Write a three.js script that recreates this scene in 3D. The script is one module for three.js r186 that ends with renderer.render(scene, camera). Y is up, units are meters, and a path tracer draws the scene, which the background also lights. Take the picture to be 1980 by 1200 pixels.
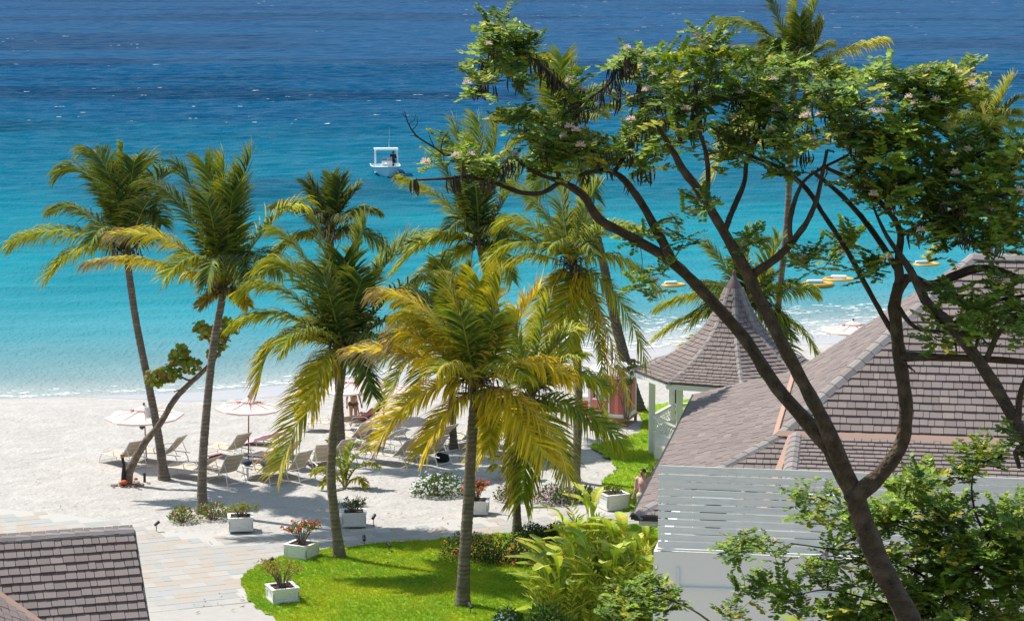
import * as THREE from 'three';
import { mergeGeometries, mergeVertices, toCreasedNormals } from 'three/addons/utils/BufferGeometryUtils.js';
import { RoundedBoxGeometry } from 'three/addons/geometries/RoundedBoxGeometry.js';
import { MarchingCubes } from 'three/addons/objects/MarchingCubes.js';

// ---------------------------------------------------------------- camera, sky, sun, exposure
const scene = new THREE.Scene();
const CAMH = 18.85, FPX = 4600, PITCH = Math.atan(690 / FPX);
const camera = new THREE.PerspectiveCamera(2 * Math.atan(600 / FPX) * 180 / Math.PI, 1024 / 620, 0.5, 12000);
camera.position.set(0, CAMH, 0);
camera.lookAt(0, CAMH - Math.sin(PITCH), -Math.cos(PITCH));

const SUN = new THREE.Vector3(-0.58, 1, -0.36).normalize();
{ // clear tropical sky: deep blue overhead, paler towards the horizon, brighter round the sun
  const w = 512, h = 256, data = new Float32Array(w * h * 4);
  for (let j = 0; j < h; j++) for (let i = 0; i < w; i++) {
    const el = ((j + 0.5) / h - 0.5) * Math.PI, az = ((i + 0.5) / w - 0.5) * 2 * Math.PI;
    const d = [Math.cos(el) * Math.cos(az), Math.sin(el), Math.cos(el) * Math.sin(az)];
    const up = Math.max(d[1], 0), hz = Math.pow(1 - up, 9);
    const c = Math.max(0, d[0] * SUN.x + d[1] * SUN.y + d[2] * SUN.z);
    const glow = 0.35 * Math.pow(c, 12) + 0.9 * Math.pow(c, 90);
    const o = (j * w + i) * 4;
    data[o] = 0.27 + 0.12 * hz + glow; data[o + 1] = 0.385 + 0.16 * hz + glow * 0.95; data[o + 2] = 0.54 + 0.16 * hz + glow * 0.85; data[o + 3] = 1;
  }
  const t = new THREE.DataTexture(data, w, h, THREE.RGBAFormat, THREE.FloatType);
  t.mapping = THREE.EquirectangularReflectionMapping; t.magFilter = THREE.LinearFilter; t.needsUpdate = true;
  scene.background = t; scene.environment = t;
}
const sun = new THREE.DirectionalLight(new THREE.Color().setRGB(1, 0.95, 0.86), 5.0);
sun.position.set(0, 0, -80).addScaledVector(SUN, 160); sun.target.position.set(0, 0, -80);
sun.castShadow = true; sun.shadow.mapSize.set(4096, 4096);
Object.assign(sun.shadow.camera, { left: -70, right: 70, top: 70, bottom: -70, near: 1, far: 400 });
scene.add(sun, sun.target);
const renderer = new THREE.WebGLRenderer({ antialias: true });
renderer.setSize(1024, 620);
renderer.toneMapping = THREE.LinearToneMapping;
renderer.toneMappingExposure = 1.23;
renderer.shadowMap.enabled = true;

// ---------------------------------------------------------------- helpers
function mulberry(a) { return () => { a |= 0; a = a + 0x6D2B79F5 | 0; let t = Math.imul(a ^ a >>> 15, 1 | a); t = t + Math.imul(t ^ t >>> 7, 61 | t) ^ t; return ((t ^ t >>> 14) >>> 0) / 4294967296; }; }
let rnd = mulberry(11);
const rr = (a, b) => a + (b - a) * rnd(), pick = a => a[Math.floor(rnd() * a.length)];
const V = (x, y, z) => new THREE.Vector3(x, y, z), lerp = (a, b, t) => a + (b - a) * t, clamp = (x, a = 0, b = 1) => Math.min(b, Math.max(a, x));
const smooth = (a, b, x) => { const t = clamp((x - a) / (b - a)); return t * t * (3 - 2 * t); };
const UP = V(0, 1, 0);
// the photograph's pixels (1980 x 1200) give directions; height or distance comes from what the thing touches
function ray(x, y) {
  const s = Math.sin(PITCH), c = Math.cos(PITCH), a = (x - 990) / FPX, b = (600 - y) / FPX;
  return V(a, -s + c * b, -c - s * b);
}
function onH(x, y, h = 0) { const d = ray(x, y), t = (h - CAMH) / d.y; return V(d.x * t, h, d.z * t); }
function atD(x, y, D) { const d = ray(x, y), t = -D / d.z; return V(d.x * t, CAMH + d.y * t, -D); }
function hash(x, y) { let h = Math.imul(x | 0, 374761393) + Math.imul(y | 0, 668265263) | 0; h = Math.imul(h ^ h >>> 13, 1274126177); return ((h ^ h >>> 16) >>> 0) / 4294967296; }
function vnoise(x, y) { const i = Math.floor(x), j = Math.floor(y), u = x - i, v = y - j, a = u * u * (3 - 2 * u), b = v * v * (3 - 2 * v); return lerp(lerp(hash(i, j), hash(i + 1, j), a), lerp(hash(i, j + 1), hash(i + 1, j + 1), a), b); }
function fbm(x, y, n = 4) { let s = 0, a = 0.5, t = 0; for (let k = 0; k < n; k++) { s += a * vnoise(x, y); t += a; x = x * 2.03 + 17.1; y = y * 2.03 + 9.7; a *= 0.5; } return s / t; }
function tnoise(x, y, p) { const i = Math.floor(x), j = Math.floor(y), u = x - i, v = y - j, a = u * u * (3 - 2 * u), b = v * v * (3 - 2 * v), m = k => ((k % p) + p) % p; return lerp(lerp(hash(m(i), m(j)), hash(m(i + 1), m(j)), a), lerp(hash(m(i), m(j + 1)), hash(m(i + 1), m(j + 1)), a), b); }
function tfbm(x, y, p, n = 4) { let s = 0, a = 0.5, t = 0; for (let k = 0; k < n; k++) { s += a * tnoise(x, y, p); t += a; x *= 2; y *= 2; p *= 2; a *= 0.5; } return s / t; }
function tex(size, fn, srgb, rep = 1) { // fn(u, v) -> [r, g, b] 0..1 or one number
  const d = new Uint8Array(size * size * 4);
  for (let j = 0; j < size; j++) for (let i = 0; i < size; i++) { const c = fn(i / size, j / size), o = (j * size + i) * 4, q = Array.isArray(c) ? c : [c, c, c]; for (let k = 0; k < 3; k++) d[o + k] = 255 * clamp(q[k]); d[o + 3] = 255; }
  const t = new THREE.DataTexture(d, size, size); t.wrapS = t.wrapT = THREE.RepeatWrapping; t.magFilter = THREE.LinearFilter; t.minFilter = THREE.LinearMipmapLinearFilter; t.generateMipmaps = true;
  t.repeat.set(rep, rep); if (srgb) t.colorSpace = THREE.SRGBColorSpace; t.needsUpdate = true; return t;
}
const col = (r, g, b) => new THREE.Color().setRGB(r, g, b);
const std = (c, roughness = 0.8, o = {}) => new THREE.MeshStandardMaterial({ color: c, roughness, side: THREE.DoubleSide, ...o });
const leafMat = (o = {}) => new THREE.MeshPhysicalMaterial({ vertexColors: true, roughness: 0.9, transmission: 0.42, thickness: 0, side: THREE.DoubleSide, specularIntensity: 0.6, ...o });

const taken = new Map();
function numbered(n) { const k = taken.get(n) || 0; taken.set(n, k + 1); return k ? n + '_' + String(k).padStart(3, '0') : n; }
function tag(o, label, category, group, kind) { if (label) o.userData.label = label; if (category) o.userData.category = category; if (group) o.userData.group = group; if (kind) o.userData.kind = kind; return o; }
function shadows(o) { o.traverse(m => { if (m.isMesh) m.castShadow = m.receiveShadow = true; }); return o; }
function thing(name, label, category, pos, group) { const g = new THREE.Group(); g.name = numbered(name); g.position.copy(pos); scene.add(g); return tag(g, label, category, group); }
function part(name, geo, mat, parent) { const m = new THREE.Mesh(geo, mat); m.name = name; parent.add(m); return m; }
function wpart(name, geo, mat, parent) { for (let q = parent; q && q !== scene; q = q.parent) geo.translate(-q.position.x, -q.position.y, -q.position.z); return part(name, geo, mat, parent); } // geometry given in world metres
function single(name, geo, mat, label, category, pos, group) { const m = new THREE.Mesh(geo, mat); m.name = numbered(name); if (pos) m.position.copy(pos); scene.add(m); return tag(m, label, category, group); }
function struct(name, geo, mat, label, category = name.replace(/_/g, ' ')) { const m = new THREE.Mesh(geo, mat); m.name = name; scene.add(m); return tag(m, label, category, null, 'structure'); }
const flat = g => { const q = g.index ? g.toNonIndexed() : g; for (const k of Object.keys(q.attributes)) if (!['position', 'normal', 'uv'].includes(k)) q.deleteAttribute(k); if (!q.attributes.normal) q.computeVertexNormals(); if (!q.attributes.uv) q.setAttribute('uv', new THREE.BufferAttribute(new Float32Array(q.attributes.position.count * 2), 2)); return q; };
const merge = l => mergeGeometries(l.map(flat));
const box = (w, h, d, x = 0, y = 0, z = 0) => new THREE.BoxGeometry(w, h, d).translate(x, y, z);
const rbox = (w, h, d, x = 0, y = 0, z = 0, r = 0.02) => new RoundedBoxGeometry(w, h, d, 2, Math.min(r, w / 2.1, h / 2.1, d / 2.1)).translate(x, y, z);
function cyl(a, b, r1, r2 = r1, n = 8) { const d = b.clone().sub(a), L = d.length(); return new THREE.CylinderGeometry(r2, r1, L, n, 1).applyQuaternion(new THREE.Quaternion().setFromUnitVectors(UP, d.normalize())).translate((a.x + b.x) / 2, (a.y + b.y) / 2, (a.z + b.z) / 2); }
function bentTube(pts, r, n = 6, seg) { return new THREE.TubeGeometry(new THREE.CatmullRomCurve3(pts), seg || pts.length * 4, r, n, false); }
function limb(pts, radii, n = 8, per = 5, bump = 0.06) { // tapering, slightly knotty tube through points
  const cv = new THREE.CatmullRomCurve3(pts, false, 'centripetal'), S = (pts.length - 1) * per, fr = cv.computeFrenetFrames(S, false), pos = [], idx = [], uv = [];
  let len = 0, prev = null;
  for (let i = 0; i <= S; i++) {
    const t = i / S, p = cv.getPoint(t), k = t * (pts.length - 1), a = Math.min(Math.floor(k), pts.length - 2), R = lerp(radii[a], radii[a + 1], k - a);
    if (prev) len += p.distanceTo(prev); prev = p;
    for (let j = 0; j <= n; j++) { const an = (j % n) / n * 2 * Math.PI, q = R * (1 + bump * (2 * vnoise(i * 0.9 + pts[0].x * 7, (j % n) * 1.7) - 1)); pos.push(p.x + q * (Math.cos(an) * fr.normals[i].x + Math.sin(an) * fr.binormals[i].x), p.y + q * (Math.cos(an) * fr.normals[i].y + Math.sin(an) * fr.binormals[i].y), p.z + q * (Math.cos(an) * fr.normals[i].z + Math.sin(an) * fr.binormals[i].z)); uv.push(j / n, len); }
    if (i < S) for (let j = 0; j < n; j++) { const b = i * (n + 1) + j; idx.push(b, b + 1, b + n + 1, b + 1, b + n + 2, b + n + 1); }
  }
  const c0 = pos.length / 3, e = cv.getPoint(1); pos.push(e.x, e.y, e.z); uv.push(0, len); for (let j = 0; j < n; j++) { const b = S * (n + 1) + j; idx.push(b, b + 1, c0); }
  const g = new THREE.BufferGeometry(); g.setAttribute('position', new THREE.Float32BufferAttribute(pos, 3)); g.setAttribute('uv', new THREE.Float32BufferAttribute(uv, 2)); g.setIndex(idx); g.computeVertexNormals(); return g;
}
class Leaves { // loose triangles with a colour for each vertex
  constructor() { this.p = []; this.c = []; }
  tri(a, b, c, k) { this.p.push(a.x, a.y, a.z, b.x, b.y, b.z, c.x, c.y, c.z); for (let i = 0; i < 3; i++) this.c.push(k[0], k[1], k[2]); }
  leaf(p, dir, side, L, W, k, fold = 0.25) { // pointed oval leaf, two halves folded along the middle
    const n = dir.clone().cross(side).normalize(), m = p.clone().addScaledVector(dir, L * 0.5), t = p.clone().addScaledVector(dir, L);
    const a = m.clone().addScaledVector(side, W / 2).addScaledVector(n, W * fold), b = m.clone().addScaledVector(side, -W / 2).addScaledVector(n, W * fold);
    this.tri(p, a, t, k); this.tri(p, t, b, k);
  }
  oval(p, dir, side, L, W, k, fold = 0.12) { // rounded leaf
    const n = dir.clone().cross(side).normalize(), at = (t, w) => p.clone().addScaledVector(dir, L * t).addScaledVector(side, w * W).addScaledVector(n, Math.abs(w) * W * fold * 2 - 0.1 * L * t * t), t1 = at(1, 0), c = [at(0.3, 0.46), at(0.75, 0.40), at(0.75, -0.40), at(0.3, -0.46)];
    this.tri(p, c[0], c[3], k); this.tri(c[0], c[1], c[3], k); this.tri(c[1], c[2], c[3], k); this.tri(c[1], t1, c[2], k);
  }
  get count() { return this.p.length / 9; }
  geo() { const g = new THREE.BufferGeometry(); g.setAttribute('position', new THREE.Float32BufferAttribute(this.p, 3)); g.setAttribute('color', new THREE.Float32BufferAttribute(this.c, 3)); g.computeVertexNormals(); return g; }
}
const rdir = () => { const z = rr(-1, 1), a = rr(0, 6.2832), s = Math.sqrt(1 - z * z); return V(s * Math.cos(a), z, s * Math.sin(a)); };
const mixc = (a, b, t) => [lerp(a[0], b[0], t), lerp(a[1], b[1], t), lerp(a[2], b[2], t)];
function inPoly(x, z, P) { let s = false; for (let i = 0, j = P.length - 1; i < P.length; j = i++) { const [a, b] = P[i], [c, d] = P[j]; if ((b > z) !== (d > z) && x < (c - a) * (z - b) / (d - b) + a) s = !s; } return s; }
function polySheet(P, y) { // flat polygon in x, z with uv in metres
  const g = new THREE.ShapeGeometry(new THREE.Shape(P.map(([x, z]) => new THREE.Vector2(x, -z)))); const p = g.attributes.position, uv = g.attributes.uv;
  for (let i = 0; i < p.count; i++) { const x = p.getX(i), q = p.getY(i); p.setXYZ(i, x, y, -q); uv.setXY(i, x, q); }
  g.computeVertexNormals(); return g;
}
const gpoly = L => L.map(([x, y]) => { const p = onH(x, y, 0); return [p.x, p.z]; });
function smoothPoly(P, n = 6) { const c = new THREE.CatmullRomCurve3(P.map(([x, z]) => V(x, 0, z)), true, 'centripetal'); return c.getPoints(P.length * n).slice(0, -1).map(p => [p.x, p.z]); }
// ---------------------------------------------------------------- the setting: sand, sea, paving, lawns
const SEA = -0.45;
const shorePts = [[-200, 96], [-45, 102], [-22, 103.2], [-14, 104.6], [-8, 107.5], [-2, 112], [5, 115.5], [12, 118.5], [25, 123], [60, 138], [200, 210]];
function shoreD(x) { for (let i = 1; i < shorePts.length; i++) if (x < shorePts[i][0]) { const [a, b] = shorePts[i - 1], [c, d] = shorePts[i]; return lerp(b, d, (x - a) / (c - a)); } return 210; }
const lawnPx = [[467, 1122], [490, 1100], [540, 1081], [600, 1069], [680, 1059], [770, 1051], [870, 1044], [960, 1036], [1080, 1026], [1200, 1018], [1330, 1012], [1420, 1100], [1420, 1330], [700, 1330], [585, 1245], [530, 1200], [503, 1183], [480, 1160], [469, 1140]];
const lawn2Px = [[1140, 866], [1168, 858], [1200, 850], [1234, 838], [1243, 826], [1238, 812], [1236, 800], [1252, 789], [1300, 778], [1400, 764], [1560, 742], [1760, 740], [1760, 900], [1500, 990], [1300, 1010], [1215, 992], [1172, 950], [1163, 934], [1180, 922], [1194, 911], [1186, 897], [1165, 880]];
const ragged = (P, k) => P.flatMap(([x, z], i) => { const [a, b] = P[(i + 1) % P.length]; return [0, 0.25, 0.5, 0.75].map(t => { const px = lerp(x, a, t), pz = lerp(z, b, t); return [px + k * (fbm(px * 3.1, pz * 3.1, 3) - 0.5), pz + 2 * k * (fbm(px * 3.1 + 40, pz * 3.1, 3) - 0.5)]; }); });
const lawnP = ragged(smoothPoly(gpoly(lawnPx)), 0.22), lawn2P = ragged(smoothPoly(gpoly(lawn2Px)), 0.35);
const pavePx = [[-260, 975], [0, 985], [120, 995], [250, 1014], [340, 1031], [450, 1037], [560, 1032], [650, 1026], [740, 1022], [860, 1008], [1010, 992], [1180, 980], [1300, 975], [1330, 1040], [700, 1110], [560, 1180], [560, 1160], [480, 1166], [284, 1187], [-260, 1230]];
const paveP = gpoly(pavePx);
const concP = [...gpoly([[-300, 1236], [284, 1188], [600, 1156], [760, 1400]]), [4, -58], [4.6, -59.2], [34, -54.5], [34, -48.5], [-25, -48.5]];  // unseen stretch before the block is added to bounce sunlight onto its wall
function sandH(x, z) {
  const e = shoreD(x) + z; // metres inland of the waterline
  let h = e > 0 ? SEA + 0.45 * smooth(0, 6.5, e) : SEA + e * 0.11;
  if (e > 3) {
    const D = -z, calm = smooth(77, 82, D) * smooth(3, 7, e);
    h += (0.10 * (fbm(x * 0.45, z * 0.45, 3) - 0.5) + 0.09 * (fbm(x * 1.7 + 40, z * 1.7, 2) - 0.5)) * lerp(0.12, 1, calm);
    h -= 0.03 * (1 - calm);
  }
  return h;
}
const sandBump = tex(1024, (u, v) => 0.45 * tfbm(u * 14, v * 14, 14, 3) + 0.35 * Math.pow(tnoise(u * 34, v * 34, 34), 2) + 0.2 * tfbm(u * 120, v * 120, 120, 2));
const sandMap = tex(512, (u, v) => { const n = tfbm(u * 10, v * 10, 10, 5), m = tfbm(u * 90, v * 90, 90, 2); const k = 0.86 + 0.10 * (n - 0.5) + 0.12 * (m - 0.5); return [k, k * 0.985, k * 0.965]; }, true);
function sheetGeo(x0, x1, z0, z1, nx, nz, hf, cf) {
  const pos = [], uv = [], idx = [], c = [];
  for (let j = 0; j <= nz; j++) for (let i = 0; i <= nx; i++) { const x = lerp(x0, x1, i / nx), z = lerp(z0, z1, j / nz); pos.push(x, hf(x, z), z); uv.push(x / 5, z / 5); if (cf) c.push(...cf(x, z)); }
  for (let j = 0; j < nz; j++) for (let i = 0; i < nx; i++) { const a = j * (nx + 1) + i; idx.push(a, a + nx + 1, a + 1, a + 1, a + nx + 1, a + nx + 2); }
  const g = new THREE.BufferGeometry(); g.setAttribute('position', new THREE.Float32BufferAttribute(pos, 3)); g.setAttribute('uv', new THREE.Float32BufferAttribute(uv, 2)); if (cf) g.setAttribute('color', new THREE.Float32BufferAttribute(c, 3)); g.setIndex(idx); g.computeVertexNormals(); return g;
}
const sandMat = std(col(0.615, 0.60, 0.592), 0.95, { map: sandMap, bumpMap: sandBump, bumpScale: 0.08 });
struct('beach_sand', sheetGeo(-46, 46, -128, -50, 300, 300, sandH), sandMat, 'pale trodden sand of the beach', 'sand');
// sand that the last wave left wet: darker and smoother, a film above the dry sand
const wetMat = std(col(0.43, 0.42, 0.44), 0.42, { bumpMap: sandBump, bumpScale: 0.008 });
{
  const pos = [], idx = [], uv = [], nx = 220, nr = 9;
  for (let i = 0; i <= nx; i++) { const x = lerp(-46, 46, i / nx), s = shoreD(x), up = 5.0 * smooth(-20, -11, x) * (1 - 0.35 * smooth(4, 9, x)) + 0.7 + 0.9 * (fbm(x * 0.3, 3, 3) - 0.5);
    for (let j = 0; j <= nr; j++) { const z = -s - 3 + (3 + up) * j / nr; pos.push(x, sandH(x, z) + 0.006, z); uv.push(x / 5, z / 5); } }
  for (let i = 0; i < nx; i++) for (let j = 0; j < nr; j++) { const a = i * (nr + 1) + j; idx.push(a, a + 1, a + nr + 1, a + 1, a + nr + 2, a + nr + 1); }
  const g = new THREE.BufferGeometry(); g.setAttribute('position', new THREE.Float32BufferAttribute(pos, 3)); g.setAttribute('uv', new THREE.Float32BufferAttribute(uv, 2)); g.setIndex(idx); g.computeVertexNormals();
  struct('wet_sand', g, wetMat, 'smooth damp sand along the waterline', 'wet sand');
}
// land round about, beyond the frame, and the slope the photographer stands on, paled to bounce light
struct('ground', sheetGeo(-400, 400, -100, 60, 20, 10, () => -0.7), std(col(0.16, 0.17, 0.06), 1), 'scrubby land round the beach', 'ground');
struct('hillside', sheetGeo(-120, 120, -57, 20, 60, 30, (x, z) => Math.max(-0.5, (57 + z) * 0.28 * smooth(-50, -46, z) - 0.3 - 0.4 * smooth(-48, -52, z)) + 0.5 * (fbm(x * 0.2, z * 0.2, 3) - 0.5) * smooth(-50, -45, z)), std(col(0.24, 0.23, 0.13), 1, { map: tex(256, (u, v) => 0.6 + 0.6 * (tfbm(u * 20, v * 20, 20, 4) - 0.5)) }), 'grassy slope below the viewpoint, paled to bounce light', 'hillside');

// sea: its colour is that of the water itself, pale over the shallow sand, turquoise, then deep blue, darker over weed beds
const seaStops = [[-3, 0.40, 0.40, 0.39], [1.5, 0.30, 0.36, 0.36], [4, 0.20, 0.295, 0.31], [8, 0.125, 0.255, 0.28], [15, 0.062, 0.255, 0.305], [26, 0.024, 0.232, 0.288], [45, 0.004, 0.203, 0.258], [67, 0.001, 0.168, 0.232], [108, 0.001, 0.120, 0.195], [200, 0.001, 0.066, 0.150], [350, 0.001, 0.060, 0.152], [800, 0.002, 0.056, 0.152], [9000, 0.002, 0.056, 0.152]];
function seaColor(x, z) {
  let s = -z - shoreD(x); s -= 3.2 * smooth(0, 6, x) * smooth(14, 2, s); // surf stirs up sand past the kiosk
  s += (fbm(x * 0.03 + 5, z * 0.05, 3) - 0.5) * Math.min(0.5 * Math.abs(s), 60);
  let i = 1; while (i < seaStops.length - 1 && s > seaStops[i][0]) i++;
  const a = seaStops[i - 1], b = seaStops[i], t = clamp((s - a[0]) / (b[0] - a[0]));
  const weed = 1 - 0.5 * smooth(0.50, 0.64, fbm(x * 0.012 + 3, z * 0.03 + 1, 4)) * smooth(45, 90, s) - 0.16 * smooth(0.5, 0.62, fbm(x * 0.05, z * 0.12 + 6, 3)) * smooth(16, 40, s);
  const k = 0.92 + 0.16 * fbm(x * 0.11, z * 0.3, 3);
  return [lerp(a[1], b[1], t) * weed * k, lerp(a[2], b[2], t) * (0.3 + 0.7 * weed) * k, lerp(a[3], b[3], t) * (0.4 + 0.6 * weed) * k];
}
function seaH(x, z) {
  const s = -z - shoreD(x), a = smooth(-1, 14, s);
  const q = (a, b) => 1 - Math.abs(2 * fbm(a, b, 2) - 1); // peaked crests
  const w = lerp(0.075, 0.03, smooth(20, 70, s)) * Math.sin(0.2 * x + 1.15 * z + 2.4 * fbm(x * 0.08, z * 0.08, 2)) + 0.20 * (q(x * 0.36 + 0.12 * z, z * 0.62) - 0.6) + 0.16 * (q(x * 0.16 + 9, z * 0.3 + 0.05 * x) - 0.6);
  return SEA + a * w * lerp(0.6, 1.7, smooth(20, 160, s)) * lerp(1, 0.85, smooth(260, 420, s)) + 0.02;
}
const seaBump = tex(1024, (u, v) => 0.5 * tfbm(u * 12, v * 22, 2, 1) * 0 + 0.55 * tfbm(u * 26, v * 26, 26, 4) + 0.45 * Math.pow(1 - Math.abs(2 * tfbm(u * 40, v * 40, 40, 3) - 1), 3));
seaBump.repeat.set(0.36, 0.3);
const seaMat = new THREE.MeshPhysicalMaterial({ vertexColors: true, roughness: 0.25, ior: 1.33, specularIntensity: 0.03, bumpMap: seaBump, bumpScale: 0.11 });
{
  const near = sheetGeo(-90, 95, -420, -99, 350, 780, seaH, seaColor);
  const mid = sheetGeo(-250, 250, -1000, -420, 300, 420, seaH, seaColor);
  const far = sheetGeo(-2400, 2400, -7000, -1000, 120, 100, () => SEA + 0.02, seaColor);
  { // rows of the far water closer together towards the beach
    const p = far.attributes.position, c = far.attributes.color, uv = far.attributes.uv;
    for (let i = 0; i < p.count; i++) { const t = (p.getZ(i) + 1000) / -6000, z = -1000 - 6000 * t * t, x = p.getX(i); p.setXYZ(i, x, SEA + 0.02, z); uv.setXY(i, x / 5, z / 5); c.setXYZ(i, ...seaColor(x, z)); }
    far.computeVertexNormals();
  }
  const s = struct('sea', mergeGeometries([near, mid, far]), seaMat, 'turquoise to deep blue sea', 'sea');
}
// foam: whitecaps out at sea and the lace of broken waves on the shore
function foamPatch() { const g = new THREE.CircleGeometry(1, 9).rotateX(-Math.PI / 2), p = g.attributes.position; for (let i = 1; i < p.count; i++) { const k = 0.55 + 0.6 * hash(i % 9, 7); p.setXYZ(i, p.getX(i) * k, 0, p.getZ(i) * k); } return g; }
const foamMat = std(col(0.8, 0.83, 0.85), 0.9);
{
  rnd = mulberry(77);
  const M = [], dummy = new THREE.Object3D();
  const put = (x, y, z, sx, sz, a) => { dummy.position.set(x, y, z); dummy.rotation.set(0, a, 0); dummy.scale.set(sx, 1, sz); dummy.updateMatrix(); M.push(dummy.matrix.clone()); };
  for (let k = 0; k < 900; k++) { const D = 270 + 1600 * Math.pow(rnd(), 1.7), x = rr(-0.26, 0.26) * D; if (fbm(x * 0.02, D * 0.01, 2) < 0.5) continue; const n = 1 + Math.floor(rnd() * 3), s = D * 0.0011 * rr(0.35, 0.85); for (let q = 0; q < n; q++) put(x + rr(-2.2, 2.2) * s, (D > 1000 ? SEA + 0.05 : seaH(x, -D) + 0.05), -D + rr(-1.5, 1.5) * s, s * rr(0.5, 1.3), s * rr(0.6, 1.6), rr(-0.4, 0.4)); }
  const im = new THREE.InstancedMesh(foamPatch(), foamMat, M.length); M.forEach((m, i) => im.setMatrixAt(i, m)); im.name = 'whitecap_foam'; scene.add(im); tag(im, 'scattered white flecks of foam on the open sea', 'foam', null, 'stuff');
  M.length = 0;
  for (let k = 0; k < 9000; k++) {
    const x = rr(-30, 30), right = smooth(-1, 5, x), line = pick(right > 0.5 ? [0, 0, 0.6, 2.2, 4.6, 7.2] : [0, 0, 0.35, 1.3]), wob = 1.6 * (fbm(x * 0.35 + line * 9, line * 3.1, 3) - 0.5);
    const s = line + wob + rr(-0.2, 0.2) + rr(0, 1) * rr(0, 1) * (0.35 + right * 3.2), z = -shoreD(x) - s;
    if (fbm(x * 0.9 + line * 5, s * 1.6, 3) < (line ? 0.54 - 0.05 * right : 0.42) || (x < -2 && rnd() < 0.6)) continue;
    const r = rr(0.02, 0.075) * (1 + 0.4 * right); put(x, Math.max(seaH(x, z), sandH(x, z)) + 0.012, z, r * rr(1, 2.6), r, rr(-0.5, 0.5));
  }
  const im2 = new THREE.InstancedMesh(foamPatch(), foamMat, M.length); M.forEach((m, i) => im2.setMatrixAt(i, m)); im2.name = 'surf_foam'; scene.add(im2); tag(im2, 'thin white lace of foam where waves run up the sand', 'surf', null, 'stuff');
}

// paving: a mortar bed with stone slabs of mixed size and tone
const paveDir = (() => { const a = onH(284, 1187), b = onH(480, 1166); return b.sub(a).setY(0).normalize(); })(), paveAcross = V(-paveDir.z, 0, paveDir.x);
const stoneBump = tex(256, (u, v) => tfbm(u * 12, v * 12, 12, 4));
const terrace = struct('paved_terrace', polySheet(paveP, 0.03), std(col(0.46, 0.44, 0.415), 0.95, { bumpMap: sandBump, bumpScale: 0.01 }), 'terrace of pale mixed stone slabs', 'paving');
{
  rnd = mulberry(5);
  const tones = [[0.385, 0.355, 0.325], [0.365, 0.35, 0.33], [0.40, 0.345, 0.30], [0.335, 0.34, 0.33], [0.395, 0.37, 0.345], [0.355, 0.36, 0.355], [0.40, 0.335, 0.285], [0.41, 0.385, 0.36]].map(c => std(col(...c), 0.85, { bumpMap: stoneBump, bumpScale: 0.006 }));
  const g0 = box(1, 1, 1), list = [], o = onH(284, 1187);
  let vv = -1.2;
  while (vv < 17) {
    const d = pick([0.4, 0.5, 0.6, 0.6]); let uu = -14 + rr(0, 0.4);
    while (uu < 24) {
      const w = pick([0.3, 0.45, 0.45, 0.6, 0.75]), c = o.clone().addScaledVector(paveDir, uu + w / 2).addScaledVector(paveAcross, -(vv + d / 2));
      if (inPoly(c.x, c.z, paveP) && !inPoly(c.x, c.z, lawnP)) {
        let edge = 9; for (let i = 0; i < 12; i++) edge = Math.min(edge, 9); // distance to the sandy edge, by stepping away from the camera
        for (let st = 0; st < 6; st++) if (!inPoly(c.x, c.z - 0.3 * st - 0.25, paveP)) { edge = st; break; }
        if (edge > 5 || rnd() < 0.25 + 0.14 * edge) list.push([c, w - 0.018, d - 0.018]);
      }
      uu += w;
    }
    vv += d;
  }
  list.sort((a, b) => b[0].z - a[0].z);
  const shown = list.filter(([c]) => { const q = c.clone().sub(camera.position), k = q.dot(V(0, -Math.sin(PITCH), -Math.cos(PITCH))); return Math.abs(q.x / k * FPX) < 1000; });
  const keep = new Set(shown.slice(0, 300)), rest = [];
  const ang = Math.atan2(-paveDir.z, paveDir.x);
  for (const it of list) {
    const [c, w, d] = it, m = pick(tones), y = 0.009 + rr(0, 0.005);
    if (keep.has(it)) { const s = part('stone_slab', g0, m, terrace); s.position.set(c.x, y, c.z); s.rotation.y = ang; s.scale.set(w, 0.05, d); }
    else rest.push([tones.indexOf(m), g0.clone().applyMatrix4(new THREE.Matrix4().compose(V(c.x, y, c.z), new THREE.Quaternion().setFromAxisAngle(UP, ang), V(w, 0.05, d)))]);
  }
  for (let k = 0; k < tones.length; k++) { const l = rest.filter(q => q[0] === k); if (l.length) { const s = part('stone_slab_field', merge(l.map(q => q[1])), tones[k], terrace); s.userData.kind = 'stuff'; } }
}
struct('concrete_apron', polySheet(concP, 0.052), std(col(0.45, 0.425, 0.40), 0.9, { map: tex(256, (u, v) => { const k = 0.9 + 0.12 * (tfbm(u * 8, v * 8, 8, 5) - 0.5); return [k, k, k]; }), bumpMap: stoneBump, bumpScale: 0.004 }), 'smooth pale concrete below the slabs, with an unseen stretch added for bounce light', 'concrete');
// lawns: turf with its own blades
const turfMap = tex(512, (u, v) => { const n = tfbm(u * 8, v * 8, 8, 4), m = tfbm(u * 70, v * 70, 70, 2); const d = smooth(0.55, 0.72, tfbm(u * 5 + 3, v * 5, 5, 4)); return [0.62 + 0.5 * (n - 0.5) + 0.7 * (m - 0.5) + 0.22 * d, 0.72 + 0.3 * (n - 0.5) + 0.6 * (m - 0.5), 0.5 + 0.5 * (m - 0.5) + 0.15 * d]; });
const turfMat = std(col(0.31, 0.47, 0.004), 1, { map: turfMap, bumpMap: tex(256, (u, v) => tfbm(u * 60, v * 60, 60, 3)), bumpScale: 0.06 });
const uvs = (g, k) => { const u = g.attributes.uv; for (let i = 0; i < u.count; i++) u.setXY(i, u.getX(i) * k, u.getY(i) * k); return g; };
struct('lawn', uvs(polySheet(lawnP, 0.066), 0.22), turfMat, 'bright green mown lawn with curved edge', 'lawn');
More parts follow.
